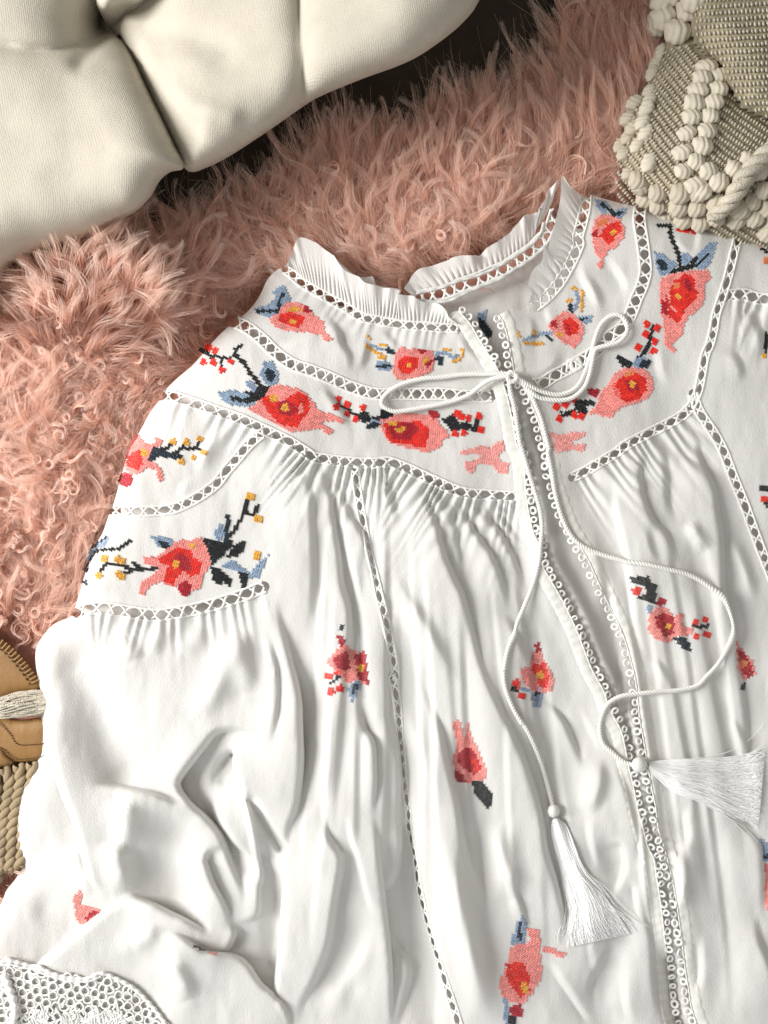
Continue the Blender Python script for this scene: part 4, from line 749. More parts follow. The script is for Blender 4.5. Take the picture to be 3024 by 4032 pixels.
def ball(c, r, sx=1, sy=1, nz=10, na=16, ridge=0., rot=0., squash=.85):
    th = np.linspace(0, math.pi, nz+1); ph = np.arange(na)*2*math.pi/na; rr = r*(1+ridge*np.cos(ph*8))[None]
    x = rr*np.sin(th)[:, None]*np.cos(ph)*sx; y = rr*np.sin(th)[:, None]*np.sin(ph)*sy; z = r*np.cos(th)[:, None]*squash+0*ph
    cr_, sr = math.cos(rot), math.sin(rot); X = x*cr_-y*sr; Y = x*sr+y*cr_
    v = np.stack([c[0]+X, c[1]+Y, c[2]+z], -1).reshape(-1, 3)
    i = np.arange(nz)[:, None]*na; j = np.arange(na)[None]; k = (j+1) % na
    return v, np.stack([i+j, i+na+j, i+na+k, i+k], -1).reshape(-1, 4)
def tassel(bead, br, neck, left, right, n, seed, beadsx=1, z0=22, thick=16):
    g = group_empty('tassel', blouse, bead[0], bead[1], float(hz(*bead))+20); r = np.random.default_rng(seed)
    b = Bag(); b.add(*ball((bead[0], bead[1], float(hz(*bead))+z0), br, beadsx, 1, 14, 24, .03)); b.build('bead', 'cord', g)
    L = smooth(left, 10); R_ = smooth(right, 10); m = 26; t = np.linspace(0, 1, m)
    La = np.stack([np.interp(t, np.linspace(0, 1, len(L)), L[:, k]) for k in (0, 1)], 1); Ra = np.stack([np.interp(t, np.linspace(0, 1, len(R_)), R_[:, k]) for k in (0, 1)], 1)
    bag = Bag()
    for i in range(n):
        a = np.clip(r.normal(.5, .27), .01, .99) if i % 3 else r.uniform(0, 1); w = a+.09*np.sin(t*r.uniform(2, 6)+r.uniform(0, 6))*t
        if i % 7 == 0: w = w+r.normal(0, .22)*t**2+.05*np.sin(t*9+i)*t
        end = r.uniform(.84, 1.03); tt = np.linspace(0, end, m)
        P = np.stack([np.interp(tt, t, La[:, k]*(1-w)+Ra[:, k]*w) for k in (0, 1)], 1)
        lay = r.uniform(0, 1); zz = hz(P[:, 0], P[:, 1]); zz = np.convolve(np.pad(zz, 3, mode='edge'), np.ones(7)/7, 'valid')
        z = zz+7+lay*thick*np.sin(math.pi*np.clip(a, .08, .92))*(1-.55*tt)+2*np.sin(tt*9+i)
        v, f, c = tube(np.stack([P[:, 0], P[:, 1], z], 1), 1.3*(1-.35*tt), 4); bag.add(v, f)
    bag.build('tassel_skirt', 'silk', g)
    return g
g1 = tassel(V('B6', [(258,985)])[0], 27, None, V('B6', [(250,1045),(240,1110),(262,1220),(300,1350),(335,1500),(370,1620)], 'B8', [(610,480),(635,575)]), V('B6', [(305,1045),(350,1090),(400,1230),(460,1380),(560,1500),(640,1640)], 'B8', [(830,400),(900,515)]), 1900, 5, .92, 22, 34)
b = Bag(); cc = V('B6', [(276,1052)])[0]; b.add(*ball((cc[0], cc[1], float(hz(*cc))+22), 17, 1.05, .8, 10, 16, .06)); b.build('tassel_collar', 'cord', g1)
g2 = tassel(V('B6', [(818,682)])[0], 31, None, V('B6', [(880,665),(950,655),(1100,648),(1300,650),(1480,640),(1640,605)]), V('B6', [(885,715),(930,765),(1050,860),(1230,920),(1400,990),(1600,1055)]), 1500, 6, 1.0, 24, 26)
# =================================================================== LACE CUFF
lace = V('B7', [(-260,985),(0,1012),(100,1005),(300,1062),(500,1128),(700,1150),(820,1105),(930,1140),(1080,1220),(1200,1330),(1350,1518),(1450,1720),(1500,1900),(-300,1900)])
bag = Bag(); hx = 36.; rows = int(600/(hx*.87))
def node(i, j):
    return None
cent = []
for j in range(-2, 26):
    for i in range(-8, 28):
        cent.append((-120+i*hx+(j % 2)*hx/2, 3760+j*hx*.87))
cent = np.array(cent)+rng.normal(0, 3.2, (len(cent), 2)); ca_, sa_ = math.cos(.35), math.sin(.35)
cent = (cent-[200, 3900])@np.array([[ca_, sa_], [-sa_, ca_]])+[200, 3900]
ins = inpoly(cent[:, 0], cent[:, 1], lace)
def zl(x, y): return hz(x, y)+9
for (cx, cy) in cent[ins]:
    a0 = rng.uniform(0, 1); th = np.arange(13)*2*math.pi/12+a0; rr = hx*.47*(1+.06*np.sin(th*3+a0)); x = cx+rr*np.cos(th)*1.02; y = cy+rr*np.sin(th)*.96
    addtube(bag, np.stack([x, y, zl(x, y)+rng.uniform(-1.5, 1.5)], 1), 4.6+rng.uniform(-.5, .8), 5)
for pts, r_ in ((smooth(V('B7', [(-260,985),(0,1012),(100,1005),(300,1062),(500,1128),(700,1150),(820,1105),(930,1140),(1080,1220),(1200,1330),(1350,1518),(1450,1720)]), 7), 9), (smooth(V('B7', [(-200,1010),(0,1035),(100,1035),(300,1090),(500,1152),(700,1172),(820,1130)]), 7), 6), (smooth(V('B7', [(30,1110),(80,1250),(120,1400),(90,1600)]), 7), 18)):
    x, y = pts.T; addtube(bag, np.stack([x, y, zl(x, y)+3], 1), r_*(1+.2*np.sin(np.arange(len(x))*1.4)), 6)
for k in range(260):                       # dense floral patches
    c = V('B7', [(rng.choice([330, 560, 760, 930]), rng.choice([1480, 1490, 1470, 1500]))])[0]+rng.normal(0, 22, 2); a = rng.uniform(0, 6.28); l = rng.uniform(10, 22)
    x = c[0]+np.array([-1, 0, 1])*l*math.cos(a); y = c[1]+np.array([-1, 0, 1])*l*math.sin(a); addtube(bag, np.stack([x, y, zl(x, y)+rng.uniform(0, 5)], 1), 4, 4)
bag.build('lace_cuff', 'thread', blouse)
print('ties', round(time.time()-T0, 1))
# =================================================================== TUFTED CUSHION (upper left)
cush = root('tufted_sofa', 500, 100, 0, 'cream linen tufted sofa arm with deep pleats overhanging the pink fur', 'sofa')
def pillow(name, poly, z0, z1, w, extra=None, res=16, skirt=60, under=None):
    """bulging upholstered panel: top rises from the edge, side turns under it"""
    P = smooth(poly, 14, True)[:-1]; x0, y0 = P.min(0); x1, y1 = P.max(0)
    ax = np.arange(x0-res, x1+2*res, res); ay = np.arange(y0-res, y1+2*res, res); X, Y = np.meshgrid(ax, ay); F_ = sdpoly(X, Y, P)
    keep = .25*(F_[:-1, :-1]+F_[1:, :-1]+F_[:-1, 1:]+F_[1:, 1:]) > 0
    pd = np.pad(keep, 1); c_ = pd[:-1, :-1].astype(int)+pd[1:, :-1]+pd[:-1, 1:]+pd[1:, 1:]; bm = (c_ > 0) & (c_ < 4); x, y = X[bm], Y[bm]
    for it in range(3):
        f0 = sdpoly(x, y, P); dx = sdpoly(x+1, y, P)-f0; dy = sdpoly(x, y+1, P)-f0; g2 = np.maximum(dx*dx+dy*dy, .3); st = np.clip(f0/g2, -res, res); x = x-st*dx; y = y-st*dy
    X[bm] = x; Y[bm] = y; D_ = np.maximum(sdpoly(X, Y, P), 0); u = np.clip(D_/w, 0, 1); Z = z0+(z1-z0)*np.sqrt(1-(1-u)**2)
    if extra is not None: Z = Z+extra(X, Y, D_)
    jj, ii = np.nonzero(keep); nx = len(ax); q = np.stack([jj*nx+ii, (jj+1)*nx+ii, (jj+1)*nx+ii+1, jj*nx+ii+1], 1)
    uq, inv = np.unique(q, return_inverse=True); inv = inv.reshape(q.shape); v = np.stack([X.ravel()[uq], Y.ravel()[uq], Z.ravel()[uq]], 1)
    # side: rings going down and in, from boundary edges
    cntd = {}
    for a_, b_, c2_, d_ in inv:
        for e in ((a_, b_), (b_, c2_), (c2_, d_), (d_, a_)):
            k_ = (min(e), max(e)); cntd[k_] = None if k_ in cntd else e
    be = [e for e in cntd.values() if e is not None]; bv = np.unique(np.array(be)); idx = {b_: i for i, b_ in enumerate(bv)}
    cx, cy = P.mean(0); layers_ = []; nv = len(v); faces = [inv]; prev = {b_: b_ for b_ in bv}; vs = [v]; R_ = z0
    bx_, by_ = v[bv, 0], v[bv, 1]; e = 2.; gx_ = (sdpoly(bx_+e, by_, P)-sdpoly(bx_-e, by_, P)); gy_ = (sdpoly(bx_, by_+e, P)-sdpoly(bx_, by_-e, P)); gx_ = np.full(len(bv), -.62); gy_ = np.full(len(bv), -.78)      # the side recedes towards the back of the sofa
    off = nv
    zb = v[bv, 2]
    for li in range(1, 6):
        t = li/5; ins_ = skirt*math.sin(t*math.pi/2); zz = zb*(1-t)-10*t
        sc = (HC-zb)/(HC-zz)      # keep the side vertical in space
        wx = 1512+(bx_+gx_*ins_-1512)*sc; wy = 2016+(by_+gy_*ins_-2016)*sc
        vs.append(np.stack([wx, wy, zz], 1)); now = {b_: off+i for i, b_ in enumerate(bv)}; off += len(bv)
        faces.append(np.array([[prev[b2], prev[a2], now[a2], now[b2]] for a2, b2 in be])); prev = now
    return mk(name, np.concatenate(vs), np.concatenate(faces), 'linen', cush)
def ext1(X, Y, D_):
    z = 0*X
    d, s_, a, L = pdist(X, Y, smooth(V('A1', [(-60,225),(0,237),(200,268),(400,250),(560,150),(610,60)]), 30)); z -= 46*np.exp(-(d/34))*1.0
    d, s_, a, L = pdist(X, Y, smooth(V('A1', [(560,150),(520,240),(430,340)]), 30)); z -= 22*np.exp(-(d/30)**2)
    d = np.hypot(X-V('A1', [(590,90)])[0][0], Y-V('A1', [(590,90)])[0][1]); z -= 260*np.exp(-(d/120))
    return z+8*vnoise(X, Y, 240, 41, 2)-130*np.exp(-((X-200)**2/330**2+(Y-1330)**2/230**2))+110*sst((X-250)/450)*sst((1250-Y)/300)
def ext2(X, Y, D_):
    z = 0*X; d = np.hypot(X-V('A1', [(640,90)])[0][0], Y-V('A1', [(640,90)])[0][1]); z -= 220*np.exp(-(d/170))
    for pts, a_, w_ in (([(700,130),(850,400),(1000,560),(1250,640)], 26, 50), ([(760,110),(1000,200),(1200,260)], -20, 60), ([(880,420),(960,600),(1060,760)], -16, 45), ([(1000,700),(1200,750),(1400,700)], 10, 60)):
        d, s_, a, L = pdist(X, Y, smooth(V('A1', pts), 30)); z += a_*np.exp(-(d/w_)**2)
    return z+8*vnoise(X, Y, 260, 43, 2)
pillow('upholstery_panel', V('A1', [(-250,-250),(620,-250),(600,-60),(575,60),(560,140),(640,180),(720,310),(800,480),(880,640),(950,790),(1000,890),(990,925),(930,935),(870,985),(820,1070),(740,1150),(620,1210),(480,1290),(300,1350),(150,1400),(40,1460),(-20,1560),(-250,1640)]), 225, 450, 230, ext1, skirt=220)
def ext3(X, Y, D_):
    d, s_, a, L = pdist(X, Y, smooth(V('A1', [(1625,-250),(1625,0),(1640,300),(1650,600)]), 30)); return ext2(X, Y, D_)-34*np.exp(-d/16)-20*np.exp(-(d/60)**2)+210*sst((X-700)/1100)
pillow('upholstery_panel', V('A1', [(640,-10),(700,-30),(760,-250)], 'U', [(560,-1250),(2600,-1250),(2060,-300),(1888,0)], 'A2', [(1290,80),(1180,190),(1000,320),(860,390),(640,470),(400,570),(290,635)], 'A1', [(1450,720),(1250,850),(1120,915),(1040,938),(1000,905),(930,760),(850,590),(760,380),(680,250),(600,160),(590,60)]), 275, 470, 230, ext3, skirt=430)
pillow('upholstery_panel', V('A1', [(520,-280),(900,-280),(860,-60),(760,15),(680,25),(600,55),(560,55),(520,0)]), 300, 470, 110)
# =================================================================== KNOBBLY WOVEN THROW (upper right)
throw = root('woven_bobble_cushion', 2800, 350, 0, 'cream woven cushion with rows of fat yarn bobbles and twisted rope', 'cushion')
tb = V('A3', [(915,-220),(920,30),(930,110),(1000,220),(975,330),(920,470),(870,600),(760,640),(715,760),(740,860),(700,960),(730,1080),(800,1200),(900,1290),(1000,1400),(1300,1560),(1700,1640),(2000,1650),(2100,-220)])
def hthrow(x, y):
    d = np.maximum(sdpoly(x, y, tb), 0); z = 60+210*np.sqrt(1-(1-np.clip(d/330, 0, 1))**2)
    p1 = sdpoly(x, y, V('A3', [(1150,-220),(1180,60),(1170,180),(1200,280),(1360,400),(1400,530),(1500,680),(1659,760),(2000,800),(2000,-220)])); z = z+np.where(p1 > 0, 110*np.sqrt(1-(1-np.clip(p1/170, 0, 1))**2), -45*np.exp(p1/35))
    return z-40*sst((y-650)/300)
bxs = np.arange(2380, 3300, 14.); bys = np.arange(-130, 1010, 14.); X, Y = np.meshgrid(bxs, bys); kp = sdpoly(X, Y, tb)[:-1, :-1] > 4
jj, ii = np.nonzero(kp); nx = len(bxs); q = np.stack([jj*nx+ii, (jj+1)*nx+ii, (jj+1)*nx+ii+1, jj*nx+ii+1], 1); uq, inv = np.unique(q, return_inverse=True)
vx, vy = X.ravel()[uq], Y.ravel()[uq]; mk('cushion_cover', np.stack([vx, vy, hthrow(vx, vy)], 1), inv.reshape(q.shape), 'weave_dark', throw)
# woven ribs: rows of short plump yarn grains
bag = Bag(); bagw = Bag()
gv, gf = ball((0, 0, 0), 1, 1, 1, 4, 6)
def grains(poly, ang, rowgap, cell, L_, Wd, bag, seed):
    P = V('A3', poly); r = np.random.default_rng(seed); c = P.mean(0); R_ = 700; ca, sa = math.cos(ang), math.sin(ang)
    for a in np.arange(-R_, R_, rowgap):
        bend = r.uniform(-1, 1)
        bs = np.arange(-R_, R_, cell)+r.uniform(0, cell); aa = a+10*np.sin(bs/150.)
        x = c[0]+aa*-sa+bs*ca; y = c[1]+aa*ca+bs*sa
        m = (sdpoly(x, y, P) > 0) & (x < 3260) & (y > -130); x = x[m]; y = y[m]
        if not len(x): continue
        z = hthrow(x, y)+4
        for X_, Y_, Z_ in zip(x, y, z):
            lx = L_*r.uniform(.8, 1.15); wy = Wd*r.uniform(.8, 1.15)
            g = gv*[lx, wy, Wd*.8]; gxr = g[:, 0]*ca-g[:, 1]*sa; gyr = g[:, 0]*sa+g[:, 1]*ca
            bag.add(np.stack([X_+gxr+r.normal(0, .8), Y_+gyr+r.normal(0, .8), Z_+g[:, 2]], 1), gf)
grains([(1190,-200),(1200,60),(1180,180),(1220,280),(1370,400),(1410,520),(1510,670),(1659,750),(2000,790),(2000,-200)], -.12, 26, 16.5, 6.8, 10.5, bagw, 1)
grains([(960,300),(1150,290),(1270,400),(1200,600),(1100,850),(1100,1600),(700,1250),(690,760),(900,500)], .85, 26, 13, 7, 11, bag, 2)
grains([(1320,450),(1400,560),(1480,680),(1659,775),(2000,800),(2000,1700),(1110,1600),(1110,850),(1210,600),(1280,420)], .55, 26, 13, 7, 11, bag, 3)
tag(bagw.build('woven_grain', 'yarn', throw), kind='stuff'); tag(bag.build('woven_rib', 'yarn_grey', throw), kind='stuff')
KB = {}
def knob(x, y, r, rot, material, el=1.0, dz=0):
    key = material
    if key not in KB:
        nz, na = 18, 44; th = np.linspace(0, math.pi, nz+1); ph = np.arange(na)*2*math.pi/na
        TH, PH = np.meshgrid(th, ph, indexing='ij')
        # yarn wound across the bobble: grooves run over its short axis
        xx = np.sin(TH)*np.cos(PH); yy = np.sin(TH)*np.sin(PH); zz = np.cos(TH); g = 1+.13*np.abs(np.sin(xx*6.0+yy*1.6+.5*np.sin(yy*3)))-.06+.05*np.sin(yy*4+zz*3)
        v = np.stack([xx*g, yy*g, zz*g*.8], -1).reshape(-1, 3)*S
        i = np.arange(nz)[:, None]*na; j = np.arange(na)[None]; k = (j+1) % na
        o = mk('yarn_bobble', v, np.stack([i+j, i+na+j, i+na+k, i+k], -1).reshape(-1, 4), material, throw, plan=False); KB[key] = o
    else: o = KB[key].copy(); COL.objects.link(o)
    z = float(hthrow(np.array([x]), np.array([y]))[0])+r*.35+dz
    o.location = Vector(W(np.float64(x), np.float64(y), np.float64(z)))-throw.location; sc = (HC-z)/HC*r
    o.scale = (sc*el, sc, sc); o.rotation_euler = (random.uniform(-.25, .25), random.uniform(-.25, .25), -rot)
def knobs(pts, r, material, rot=.6, el=1.1, dz=0):
    for x, y in V('A3', pts): knob(x, y, r*random.uniform(.9, 1.1), rot+random.uniform(-.3, .3), material, el, dz)
knobs([(990,110),(1080,200),(1150,60),(985,0),(1060,-60),(1190,-20),(1230,-80),(960,150)], 48, 'yarn', .3, 1.1, 10)
knobs([(975,345),(950,400),(925,470),(903,590),(885,700),(880,850),(825,930),(900,1040),(905,650),(860,780)], 28, 'yarn', -1.1, 1.35)
knobs([(810,660),(765,760),(765,880),(740,985),(772,1110),(850,1190),(800,820),(720,930)], 30, 'yarn_grey', -.9, 1.15)
knobs([(1268,430),(1240,500),(1212,580),(1190,660),(1175,745),(1140,850),(1112,970),(1120,1090),(1195,1180)], 33, 'yarn', .15, 1.25)
knobs([(1352,490),(1340,570),(1315,655),(1290,740),(1270,840),(1240,930),(1200,1030),(1280,1090),(1345,1160)], 34, 'yarn', .3, 1.15)
knobs([(1440,1075),(1530,1020),(1600,1090),(1240,1215)], 34, 'yarn', .9, 1.1)
knobs([(955,1230),(1100,1235),(1215,1235),(1090,1320),(1205,1325),(1330,1300),(960,1310),(1555,1290),(1630,1215),(1480,1335),(1575,1390),(1455,1405),(1660,1330),(1690,1420),(1750,1300),(1000,1390),(1330,1390),(1720,1200),(1120,1400),(1230,1420),(1660,1480),(880,1260),(830,1150)], 38, 'yarn_grey', .5, 1.05)
rp = smooth(V('A3', [(1900,780),(1760,900),(1659,980),(1570,1060),(1500,1150),(1440,1250),(1370,1330),(1290,1395)]), 10); zz = hthrow(rp[:, 0], rp[:, 1])
bag = Bag(); twisted(bag, np.stack([rp[:, 0], rp[:, 1], np.convolve(np.pad(zz, 5, mode='edge'), np.ones(11)/11, 'valid')+46], 1), np.interp(np.arange(len(rp)), [0, len(rp)*.7, len(rp)], [40, 38, 26]), 3, 190, 10, 8); bag.build('twisted_rope', 'yarn', throw)
# =================================================================== TAN LEATHER BAG (left edge)
bagr = root('leather_bag', 60, 2950, 0, 'tan leather bag with dotted stitching and cream tassel, half under the sleeve', 'bag')
def slab(name, poly, z0, z1, w, parent, material, res=10):
    P = smooth(poly, 12, True)[:-1]; ax = np.arange(P[:, 0].min()-res, P[:, 0].max()+2*res, res); ay = np.arange(P[:, 1].min()-res, P[:, 1].max()+2*res, res)
    X, Y = np.meshgrid(ax, ay); F_ = sdpoly(X, Y, P); keep = .25*(F_[:-1, :-1]+F_[1:, :-1]+F_[:-1, 1:]+F_[1:, 1:]) > 0
    pd = np.pad(keep, 1); c_ = pd[:-1, :-1].astype(int)+pd[1:, :-1]+pd[:-1, 1:]+pd[1:, 1:]; bm = (c_ > 0) & (c_ < 4); x, y = X[bm], Y[bm]
    for it in range(2):
        f0 = sdpoly(x, y, P); dx = sdpoly(x+1, y, P)-f0; dy = sdpoly(x, y+1, P)-f0; st = np.clip(f0, -res, res); x = x-st*dx; y = y-st*dy
    X[bm] = x; Y[bm] = y; D_ = np.maximum(sdpoly(X, Y, P), 0); Z = z0+(z1-z0)*np.sqrt(1-(1-np.clip(D_/w, 0, 1))**2)
    jj, ii = np.nonzero(keep); nx = len(ax); q = np.stack([jj*nx+ii, (jj+1)*nx+ii, (jj+1)*nx+ii+1, jj*nx+ii+1], 1); uq, inv = np.unique(q, return_inverse=True)
    o = mk(name, np.stack([X.ravel()[uq], Y.ravel()[uq], Z.ravel()[uq]], 1), inv.reshape(q.shape), material, parent)
    sm = o.modifiers.new('thickness', 'SOLIDIFY'); sm.thickness = 12*S; sm.offset = 1 if o.data.polygons[0].normal.z < 0 else -1
    return o
slab('leather_flap', V('B4', [(-200,60),(-40,130),(0,170),(60,215),(140,290),(215,390),(250,470),(180,490),(100,505),(0,540),(-200,560)]), 40, 62, 60, bagr, 'leather')
slab('leather_panel', V('B4', [(-200,600),(0,630),(100,655),(290,650),(300,780),(260,890),(160,908),(80,915),(0,935),(-200,960)]), 34, 58, 70, bagr, 'leather')
slab('leather_strap', V('B4', [(-200,760),(0,815),(40,860),(80,912),(0,938),(-200,980)]), 50, 68, 30, bagr, 'leather')
def dashes(name, pts, gap, ln, r, z, material, off=0):
    p = smooth(pts, 2.); bag = Bag(); s = 0
    while s+ln < len(p)*2.:
        k0, k1 = int(s/2), int((s+ln)/2); a, b_ = p[k0], p[min(k1, len(p)-1)]; d = (b_-a); nrm = np.array([-d[1], d[0]])/(np.hypot(*d)+1e-6)
        a, b_ = (a+nrm*0, b_+nrm*0) if not off else (a-nrm*off, a+nrm*off)
        mid = (a+b_)/2; addtube(bag, np.array([[a[0], a[1], z], [mid[0], mid[1], z+r*.7], [b_[0], b_[1], z]]), r, 5); s += gap
    return bag.build(name, material, bagr)
dashes('stitching', V('B4', [(-60,640),(0,680),(60,740),(90,790),(130,805),(230,800),(300,790)]), 12, 6, 2.2, 60, 'lthread')
dashes('stitching', V('B4', [(-60,800),(20,830),(70,880),(110,890),(220,878),(280,860)]), 12, 6, 2.2, 60, 'lthread')
dashes('stitching', V('B4', [(-60,205),(0,235),(60,290),(110,350),(160,420),(190,470)]), 22, 10, 2.6, 64, 'lthread')
dashes('whip_stitch', V('B4', [(-60,160),(0,195),(60,245),(130,320),(190,400),(225,460)]), 17, 10, 4.2, 64, 'leather', 15)
bag = Bag(); r = np.random.default_rng(9)
for k in range(170):
    u = r.uniform(-1, 1); t = np.linspace(0, 1, 16); a = V('B4', [(330,548+u*44)])[0]; m_ = V('B4', [(140,552+u*105+r.normal(0, 6))])[0]; e_ = V('B4', [(r.uniform(-25, 10), 585+u*40+r.normal(0, 10))])[0]
    P = (1-t)[:, None]**2*a+2*((1-t)*t)[:, None]*m_+(t**2)[:, None]*e_; P[:, 1] += 4*np.sin(t*7+k)
    v, f, c = tube(np.stack([P[:, 0], P[:, 1], 74+46*math.sqrt(max(0, 1-u*u))*(r.uniform(-.2, 1))+4*np.sin(t*8+k)], 1), 3.2, 5); bag.add(v, f)
bag.build('tassel', 'yarn', bagr)
ropes = [[(-140,930),(-100,1100),(-110,1400),(-140,1700)], [(-60,930),(-20,1050),(-40,1250),(-60,1500),(-90,1700)], [(20,935),(60,1020),(30,1200),(10,1400),(-10,1560),(-40,1640)], [(110,925),(120,1010),(95,1150),(70,1300),(65,1450),(50,1560)], [(190,915),(190,1000),(160,1140),(135,1300),(130,1450),(110,1540)]]
for k, pts in enumerate(ropes):
    p = smooth(V('B4', pts), 10); bag = Bag(); twisted(bag, np.stack([p[:, 0], p[:, 1], np.full(len(p), 22.+4*k)], 1), 27, 3, 120, 8, 7); bag.build('braided_rope', 'jute', bagr)
# =================================================================== RUG, FUR, FLOOR
fl = mk('floor', np.array([[-4000, -4000, -34], [7000, -4000, -34], [7000, 8000, -34], [-4000, 8000, -34.]]), [(0, 3, 2, 1)], 'floor', None, False); tag(fl, kind='structure')
rug = root('fur_rug', 1400, 1000, -30, 'fluffy dusty pink curly sheepskin rug lying under the white blouse', 'rug')
ax = np.arange(-520, 3560, 30.); ay = np.arange(-560, 4620, 30.); X, Y = np.meshgrid(ax, ay)
def hrug(x, y): return -12+16*vnoise(x, y, 420, 51, 2)
n_, m_ = X.shape; i = np.arange(n_-1)[:, None]*m_; j = np.arange(m_-1)[None]
SEDGE = smooth(V('A1', [(-500,1800),(-20,1560),(150,1400),(480,1290),(740,1150),(870,985),(990,925),(1040,938),(1250,850),(1640,590)], 'A2', [(640,470),(1000,320),(1290,80)], 'U', [(1888,0),(2080,-330),(2300,-700)]), 40)
SOFAP = np.concatenate([SEDGE, [[-900, -900], [-900, 1300]]])
def gap(x, y):          # distance out from the sofa, beyond a strip of dark floor shaped to stand in for its shadow
    d = -sdpoly(x, y, SOFAP); return d-(135+110*sst((x-900)/900)+90*sst((x-1650)/500))*sst((x-420)/260)+60*(1-sst((x-420)/260))-150*np.exp(-((x-720)**2/170**2+(y-900)**2/150**2))
hf = np.stack([i+j, i+m_+j, i+m_+j+1, i+j+1], -1).reshape(-1, 4); hk = gap(X[:-1, :-1], Y[:-1, :-1]).reshape(-1) > 0
mk('hide', np.stack([X, Y, hrug(X, Y)], -1).reshape(-1, 3), hf[hk], 'hide', rug)
def fur_material():
    m = bpy.data.materials.new('pink_fur'); m.use_nodes = True; N = m.node_tree.nodes; L = m.node_tree.links; b = N['Principled BSDF']
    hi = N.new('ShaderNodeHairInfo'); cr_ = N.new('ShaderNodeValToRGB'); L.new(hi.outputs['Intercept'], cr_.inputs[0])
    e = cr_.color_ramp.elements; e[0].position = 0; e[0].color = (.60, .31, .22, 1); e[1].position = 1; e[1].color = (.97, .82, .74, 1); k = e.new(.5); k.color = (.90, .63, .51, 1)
    hs = N.new('ShaderNodeHueSaturation'); mr = N.new('ShaderNodeMapRange'); L.new(hi.outputs['Random'], mr.inputs[0]); mr.inputs[3].default_value = .75; mr.inputs[4].default_value = 1.3
    L.new(mr.outputs[0], hs.inputs['Value']); L.new(cr_.outputs[0], hs.inputs['Color']); L.new(hs.outputs[0], b.inputs['Base Color'])
    b.inputs['Roughness'].default_value = .45; b.inputs['Specular IOR Level'].default_value = .35
    t = N.new('ShaderNodeBsdfTranslucent'); L.new(hs.outputs[0], t.inputs[0]); mx = N.new('ShaderNodeMixShader'); mx.inputs[0].default_value = .42
    L.new(b.outputs[0], mx.inputs[1]); L.new(t.outputs[0], mx.inputs[2]); L.new(mx.outputs[0], N['Material Output'].inputs[0]); return m
M['fur'] = fur_material()
oL = outs[0]; oR = outs[1]; POS = []; RAD = []; NP = 16; t = np.linspace(0, 1, NP)
SOFA = V('A1', [(-400,-400),(2000,-400),(1900,-50),(1500,450),(1000,700),(800,900),(600,1050),(200,1250),(-400,1350)])
NECK = V('A5', [(-100,650),(170,440),(400,330),(700,250),(1000,60),(1250,-100),(1500,0),(1400,300),(1200,560),(900,650),(800,1000),(500,600)])
BAGP = V('B4', [(-250,130),(0,150),(130,260),(260,470),(300,600),(240,900),(100,1500),(-250,1600)])
def roots(sp, x0=-160, y0=-200, x1=3200, y1=3750):
    cx, cy = np.meshgrid(np.arange(x0, x1, sp), np.arange(y0, y1, sp)); cx = (cx+rng.uniform(-.6, .6, cx.shape)*sp).ravel(); cy = (cy+rng.uniform(-.6, .6, cy.shape)*sp).ravel()
    m = ~((cy > 2300) & (cx > 500)); cx, cy = cx[m], cy[m]
    blo = np.maximum(sdpoly(cx, cy, oL[::2]), sdpoly(cx, cy, oR[::2]))
    k = (blo < 12) & (sdpoly(cx, cy, tb) < 60) & (gap(cx, cy) > 12+170*rng.random(len(cx))**1.4*(cx > 450)) & (sdpoly(cx, cy, BAGP) < -20) & (sdpoly(cx, cy, NECK) < 25)
    return cx[k], cy[k], blo[k]
def flow(cx, cy):
    w_ = sst((cy-650)/500)
    return (1-w_)*(math.radians(-86)+.5*vnoise(cx, cy, 460, 62, 2))+w_*(math.radians(-125)+1.7*vnoise(cx, cy, 430, 61, 2))
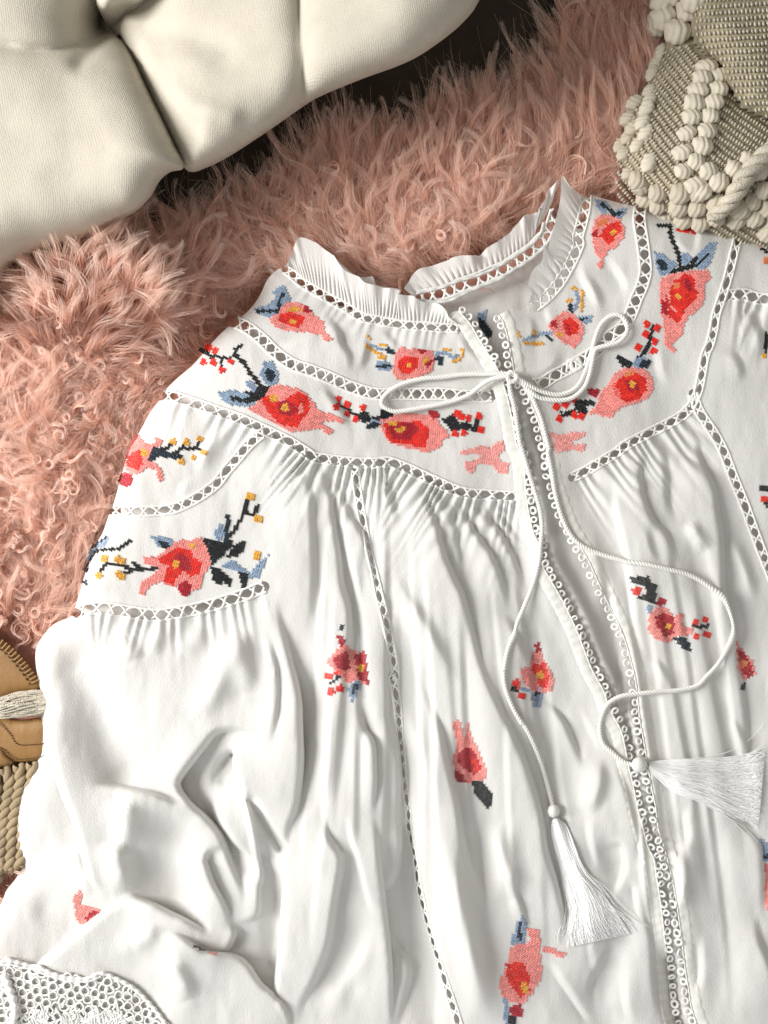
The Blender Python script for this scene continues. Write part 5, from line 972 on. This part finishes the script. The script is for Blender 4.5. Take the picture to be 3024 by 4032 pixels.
def field(sp, K, len0, len1, h0, h1, curl0, curl1, cyc0, cyc1, spread0, conv, rad, jitter, sel=None, fly=.05, direction=None):
    cx, cy, blo = roots(sp)
    if sel is not None: k = sel(cx, cy); cx, cy, blo = cx[k], cy[k], blo[k]
    NC = len(cx); u = lambda a, b, *sh: rng.uniform(a, b, sh or NC)
    ang = (flow(cx, cy) if direction is None else direction+.5*vnoise(cx, cy, 200, 66, 1))+rng.normal(0, jitter, NC); Ln = u(len0, len1)*(1+.3*vnoise(cx, cy, 260, 63, 1)); curl = u(curl0, curl1)*np.where(rng.random(NC) < .5, 1, -1)*(.45+.75*sst((cy-500)/600))
    hg = u(h0, h1)*np.where(blo > -130, .55, 1.)*(1+.35*vnoise(cx, cy, 300, 64, 2)); hg[(cx < 620) & (cy > 950) & (cy < 1320)] *= 1.9
    cyc = u(cyc0, cyc1); ph = u(0, 6.28)
    th = ang[:, None]+curl[:, None]*(np.sin(ph[:, None]+t*cyc[:, None])-np.sin(ph)[:, None])*(.3+.7*t)
    gx_ = cx[:, None]+np.cumsum(np.cos(th), 1)*Ln[:, None]/NP*.8; gy_ = cy[:, None]+np.cumsum(np.sin(th), 1)*Ln[:, None]/NP*.8
    gz = hrug(cx, cy)[:, None]+hg[:, None]*np.sin(t*2.1)
    a_ = u(0, 6.28, NC, K); rr = np.sqrt(u(0, 1, NC, K))*spread0; sprd = 1-conv*t**.8
    wa = u(-1, 1, NC, K, 1)*np.sin(t*u(3, 9, NC, K, 1)+u(0, 6.28, NC, K, 1))*9*t
    fl = (rng.random((NC, K)) < fly)*1.
    X_ = gx_[:, None]+(np.cos(a_)*rr)[..., None]*sprd-wa*np.sin(th)[:, None]+(fl*rng.normal(0, 50, (NC, K)))[..., None]*t**2
    Y_ = gy_[:, None]+(np.sin(a_)*rr)[..., None]*sprd+wa*np.cos(th)[:, None]+(fl*rng.normal(0, 50, (NC, K)))[..., None]*t**2
    Z_ = gz[:, None]+u(-14, 16, NC, K, 1)*t+rng.normal(0, 3, (NC, K, 1))
    POS.append(W(X_.reshape(-1), Y_.reshape(-1), Z_.reshape(-1))); RAD.append(np.tile(rad*S*(1-.6*t), NC*K)); return NC*K
nh = field(16, 15, 130, 280, 30, 82, .1, .7, 2., 4.5, 27, .25, .58, .32)                    # soft underfur
nh += field(48, 22, 220, 440, 72, 122, .25, .95, 3., 7.5, 28, .74, .60, .27, fly=.16)
nh += field(22, 16, 260, 430, 110, 175, .1, .6, 2., 5., 30, .55, .7, .3, sel=lambda x, y: np.hypot((x-330)/260, (y-1250)/170) < 1, direction=math.radians(-78))       # long wavy locks
nh += field(44, 9, 150, 250, 75, 110, 2.0, 3.6, 2., 5., 16, .90, 1.2, .8, sel=lambda x, y: (rng.random(len(x)) < .10+.55*sst((1000-x)/500)*sst((y-1250)/350)))   # ringlets on the left
pos = np.concatenate(POS).astype(np.float32)-np.array(rug.location, np.float32)
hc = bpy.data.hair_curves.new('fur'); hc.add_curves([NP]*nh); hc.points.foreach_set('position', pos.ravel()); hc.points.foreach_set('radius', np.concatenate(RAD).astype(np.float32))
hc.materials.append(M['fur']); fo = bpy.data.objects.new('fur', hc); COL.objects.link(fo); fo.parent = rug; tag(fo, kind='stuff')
NC = nh; K = 1
print('hairs', NC*K, 'time', round(time.time()-T0, 1))
